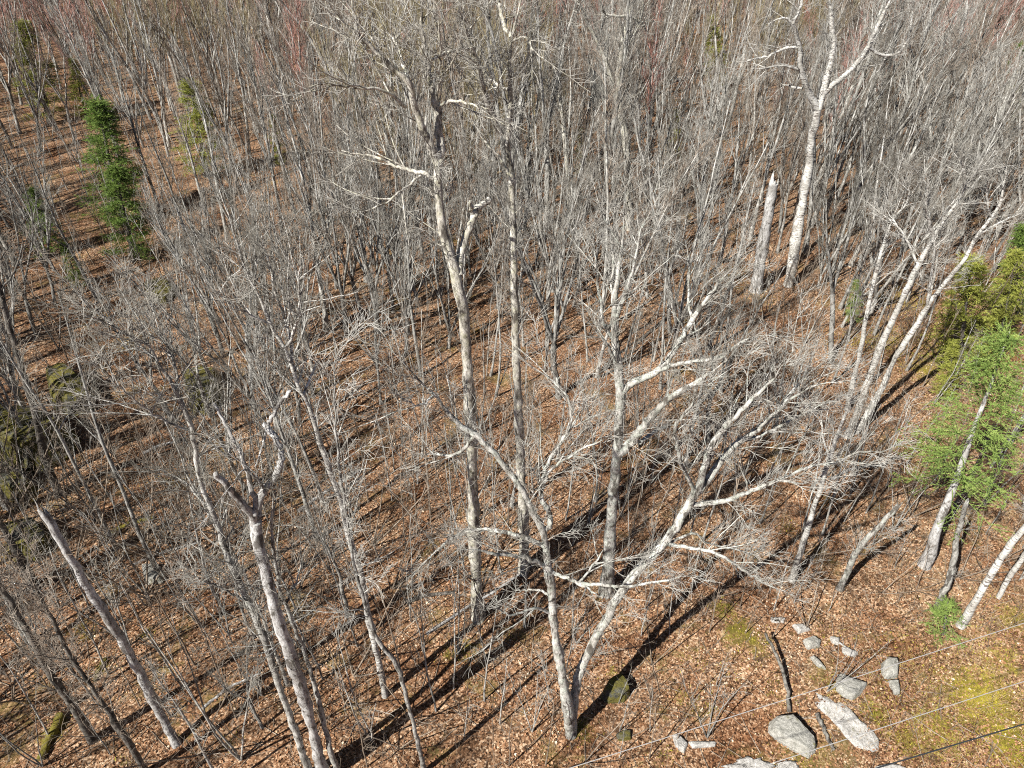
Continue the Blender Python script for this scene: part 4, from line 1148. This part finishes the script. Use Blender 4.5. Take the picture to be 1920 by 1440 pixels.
log('fallen_log', 'long grey fallen trunk lying across the litter behind the bowing pale birch', [(560, 960), (610, 925), (680, 880)], 8, M_DEAD, seed=11, stubs=4)
log('fallen_log', 'dark rotten log beside the foot of the tall forked aspen', [(760, 1130), (800, 1118), (850, 1112)], 9, M_DARK, seed=12, stubs=2)
log('fallen_log', 'mossy fallen log on the slope below the mossy ledge', [(200, 1010), (240, 985), (290, 972)], 11, M_MOSSLOG, seed=13, stubs=2)
log('fallen_log', 'grey fallen stem ahead of the leaning birch pair', [(1560, 900), (1600, 880), (1660, 872)], 7, M_DEAD, seed=14, stubs=4)
log('fallen_log', 'thin grey pole lying on the litter between the bare stub and the dead maple', [(380, 1330), (430, 1290), (490, 1262)], 6, M_DEAD, seed=15, stubs=3)

# ------------------------------------------------------------------ wires of the line crossing the clearing
m, nt, b = new_mat('bare_wire'); b.inputs['Base Color'].default_value = (.45, .44, .43, 1); b.inputs['Metallic'].default_value = .3; b.inputs['Roughness'].default_value = .5; M_WIRE = m
m, nt, b = new_mat('black_cable'); b.inputs['Base Color'].default_value = (.03, .035, .04, 1); b.inputs['Roughness'].default_value = .5; M_CABLE = m
def wire(label, a, b_, zw, r, mat):
    def onz(q):
        d = ray(*q); return np.array([0, 0, CAM_H]) + d * ((CAM_H - zw) / -d[2])
    A, B = onz(a), onz(b_)
    u = norm(B - A); mid = (A + B) / 2
    s = np.linspace(-45, 45, 61)
    P = mid + u * s[:, None]; P[:, 2] += .00045 * s ** 2 - .02
    mb = MB(); mb.tubes(P[None], np.full((1, 61), r), 8)
    o = mb.build('power_line', mat)
    return tag(o, label, 'wire')
wire('thin pale wire crossing highest above the clearing and the slab boulder', (1920, 1168), (1068, 1440), 9.0, .0075, M_WIRE)
wire('thin pale wire crossing above the lower part of the pale granite outcrop', (1920, 1277), (1440, 1433), 9.0, .0075, M_WIRE)
wire('thick dark cable crossing the lower corner above the yellow moss', (1920, 1357), (1642, 1440), 7.6, .014, M_CABLE)

# ------------------------------------------------------------------ leaf litter, brush, grass and moss tufts
g = np.random.default_rng(9)
def scatter(n, y0, y1, power=1.0, wide=.58, xpad=11.0):
    y = y0 + (y1 - y0) * g.random(n) ** power
    x = (g.random(n) * 2 - 1) * (wide * y + xpad)
    z = gz(x, y); px, py, dep = project(x, y, z)
    return x, y, z, px, py

x, y, z, px, py = scatter(300000, 7.5, 46, .95)
k = np.sin(x * 1.9 + 1.7 * np.sin(y * 1.3)) * np.sin(y * 2.1 + 1.5 * np.sin(x * .9)) + g.normal(0, .5, len(x)) > -.15
x, y, z = x[k], y[k], z[k]
n = len(x)
a = g.random(n) * 6.28; L = g.uniform(.015, .043, n) * g.choice([.7, 1, 1.25], n); W = L * g.uniform(.5, .85, n)
e1 = np.stack([np.cos(a), np.sin(a), g.normal(0, .35, n)], 1); e2 = np.stack([-np.sin(a), np.cos(a), g.normal(0, .35, n)], 1)
c0 = np.stack([x, y, z + g.uniform(.012, .05, n)], 1)
fold = np.stack([np.zeros(n), np.zeros(n), g.uniform(-.018, .022, n)], 1)
V = np.stack([c0 - e1 * L[:, None], c0 + e2 * W[:, None] + fold, c0 + e1 * L[:, None], c0 - e2 * W[:, None] + fold], 1).reshape(-1, 3)
mb = MB(); ii = np.arange(n) * 4
mb.add(V, None, np.concatenate([np.stack([ii, ii + 1, ii + 2], 1), np.stack([ii, ii + 2, ii + 3], 1)]))
m, nt, b = new_mat('dead_leaves')
at = nt.nodes.new('ShaderNodeAttribute'); at.attribute_name = 'hue'
lr = ramp(nt, [(0, (.045, .02, .011)), (.3, (.19, .087, .042)), (.6, (.345, .18, .095)), (.85, (.50, .32, .195)), (1, (.72, .57, .42))])
nt.links.new(at.outputs['Fac'], lr.inputs[0]); nt.links.new(lr.outputs[0], b.inputs['Base Color'])
b.inputs['Roughness'].default_value = .7
leaves = mb.build('leaf_litter', m, None, False)
ha = leaves.data.attributes.new('hue', 'FLOAT', 'POINT'); drift = .13 * np.sin(x * .9 + 1.3 * np.sin(y * .7)) + .12 * np.sin(y * 1.1 + 1.9 * np.sin(x * .45)) + .08 * np.sin(x * 2.7 - y * 1.9)
ha.data.foreach_set('value', np.repeat(np.clip(g.normal(.48, .22, n) + drift, 0, 1), 4).astype(np.float32))
tag(leaves, 'fallen brown beech and maple leaves covering the ground', 'leaves', kind='stuff')

# brush: fine dead stems and twigs standing low over the litter
x, y, z, px, py = scatter(16000, 8, 60, .9)
k = (g.random(len(x)) < np.where((px > 1250) & (py > 1180), .12, np.where((px > 640) & (px < 1250) & (py > 1000), .25, .6)))
x, y, z = x[k], y[k], z[k]; n = len(x)
P = np.empty((n, 4, 3)); P[:, 0] = np.stack([x, y, z - .03], 1)
d = norm(np.stack([g.normal(0, .45, n), g.normal(0, .45, n), np.ones(n)], 1)); L = g.uniform(.4, 1.5, n)
for s in range(1, 4):
    P[:, s] = P[:, s - 1] + d * (L / 3)[:, None]; d = norm(d + g.normal(0, .15, (n, 3)))
R = np.broadcast_to(np.array([.008, .0065, .005, .004]), (n, 4)).copy()
x, y, z, px, py = scatter(2600, 8, 40, .9)
n2 = len(x); a = g.random(n2) * 6.28; L = g.uniform(.3, 1.6, n2)
Q = np.empty((n2, 4, 3))
for s_ in range(4):
    t_ = (s_ / 3 - .5) * L
    xx = x + np.cos(a) * t_ + g.normal(0, .02, n2); yy = y + np.sin(a) * t_ + g.normal(0, .02, n2)
    Q[:, s_] = np.stack([xx, yy, gz(xx, yy) + .025], 1)
RQ = g.uniform(.007, .018, (n2, 1)) * np.array([[1, .9, .75, .5]])
T, RT = spawn(P, R, 3, .3, .97, .4, 1.0, .15, .6, 2, .1, .2, .01, .0038, g, .5)
mb = MB(); mb.tubes(P, R, 3); mb.tubes(T, RT, 3); mb.tubes(Q, RQ, 4)
tag(mb.build('undergrowth', M_BRUSH), 'fine leafless brush standing over the leaf litter', 'undergrowth', kind='stuff')

def blades(name, x, y, z, h0, h1, w, lean, mat, label, cat):
    n = len(x)
    h = g.uniform(h0, h1, n); a = g.random(n) * 6.28
    b0 = np.stack([x, y, z - .01], 1); wv = np.stack([np.cos(a), np.sin(a), 0 * a], 1) * w
    la = g.random(n) * 6.28; ld = np.stack([np.cos(la), np.sin(la), 0 * la], 1) * (g.random(n) * lean)[:, None]
    tip = b0 + (ld + np.array([0, 0, 1.0])) * h[:, None]; mid = b0 + (ld * .35 + np.array([0, 0, .6])) * h[:, None]
    V = np.stack([b0 - wv, b0 + wv, mid + wv * .7, mid - wv * .7, tip], 1).reshape(-1, 3)
    ii = np.arange(n) * 5
    mb = MB(); mb.add(V, np.stack([ii, ii + 1, ii + 2, ii + 3], 1), np.stack([ii + 3, ii + 2, ii + 4], 1))
    return tag(mb.build(name, mat, None, False), label, cat, kind='stuff')
def blade_mat(name, a, b_, c_, sc):
    m, nt, b = new_mat(name); obj, _ = mapped(nt, (1, 1, 1)); r = ramp(nt, [(.3, a), (.5, b_), (.7, c_)])
    nt.links.new(noise(nt, obj, sc, 5, .8), r.inputs[0]); nt.links.new(r.outputs[0], b.inputs['Base Color']); return m
x, y, z, px, py = scatter(260000, 7.5, 40, 1.0)
k = (grass_w(x, y) * .8 > g.random(len(x))) & (np.sin(x * 1.3 + np.sin(y * 1.1) * 1.5) + np.sin(y * 1.7 + x * .4) > -.6)
blades('dry_grass', x[k], y[k], z[k], .06, .22, .006, 1.3, blade_mat('dry_grass', (.20, .13, .06), (.36, .26, .14), (.52, .42, .26), 5), 'pale dry grass over the bright edge of the wood', 'grass')
bx = []
for (mx, my, r, s, ti) in MOSS:
    if my < 45:
        cnt = int(900 * s * max(.3, ti) * r * r) + 60
        q = g.normal(0, .55, (cnt, 2)) * r; bx.append(np.column_stack([mx + q[:, 0], my + q[:, 1]]))
bx = np.concatenate(bx)
blades('moss_tufts', bx[:, 0], bx[:, 1], gz(bx[:, 0], bx[:, 1]), .03, .09, .010, 1.0, blade_mat('moss_tufts', (.14, .12, .02), (.32, .28, .04), (.50, .44, .07), 2), 'yellow green moss and low ground plants', 'moss')

# ------------------------------------------------------------------ which tree is which: told by the nearest landmark
MARKS = [(897, 1160, 'the tall forked aspen'), (982, 1072, 'the straight scarred aspen'), (1138, 1110, 'the thick hollow maple'), (1072, 1375, 'the two-stemmed maple'),
         (1478, 535, 'the white forked aspen'), (1418, 545, 'the pale broken stub'), (332, 1398, 'the tall bare leaning stub'), (612, 1468, 'the dead hooked maple'),
         (722, 1305, 'the bowing pale birch'), (1588, 820, 'the leaning birch pair'), (1732, 1060, 'the large bright spruce'), (1768, 1190, 'the seedling spruce'),
         (1588, 655, 'the small green spruce'), (1798, 690, 'the yellow-green cedars'), (232, 420, 'the tall dark fir'), (98, 480, 'the young slope fir'),
         (95, 230, 'the yellow-green evergreen spire'), (388, 330, 'the pale half-hidden evergreen'), (1182, 430, 'the curled-limb aspen'), (1797, 340, 'the narrow-forked pale tree'),
         (540, 215, 'the far white birch trunk'), (140, 745, 'the mossy slope boulder'), (380, 745, 'the upper mossy boulder'), (110, 930, 'the dark slope trunk'),
         (1345, 170, 'the far yellow-green evergreen'), (1260, 300, 'the far green evergreen'), (1487, 1085, 'the thin leaning pale stem'), (1490, 1380, 'the angular slab boulder'),
         (522, 310, 'the small pale evergreen'), (282, 860, 'the broken grey pole'), (1245, 600, 'the fallen dark pole')]
MK = [(*ground_at(a, b_)[:2], t) for a, b_, t in MARKS]
keys = {}
for o, what, x, y in NAMED:
    mx, my, t = min(MK, key=lambda k: (k[0] - x) ** 2 + (k[1] - y) ** 2)
    dx, dy = x - mx, y - my
    rel = ['right of', 'behind and right of', 'behind', 'behind and left of', 'left of', 'ahead and left of', 'in front of', 'ahead and right of'][int(((math.atan2(dy, dx) + math.pi / 8) % (2 * math.pi)) / (math.pi / 4))]
    keys.setdefault((what, rel, t), []).append((dx * dx + dy * dy, o))
ORD = ['', 'second nearest ', 'third nearest ', 'fourth nearest ', 'fifth nearest ', 'sixth nearest ', 'seventh nearest ', 'eighth nearest ', 'ninth nearest ', 'tenth nearest '] + [w + ' nearest ' for w in 'eleventh twelfth thirteenth fourteenth fifteenth sixteenth seventeenth eighteenth nineteenth twentieth twenty-first twenty-second twenty-third twenty-fourth twenty-fifth'.split()]
for (what, rel, t), v in keys.items():
    v.sort(key=lambda k: k[0])
    for i, (_, o) in enumerate(v):
        pre = ORD[i] if i else ('nearest ' if len(v) > 1 else '')
        o['label'] = f'{pre}{what} {rel} {t}'
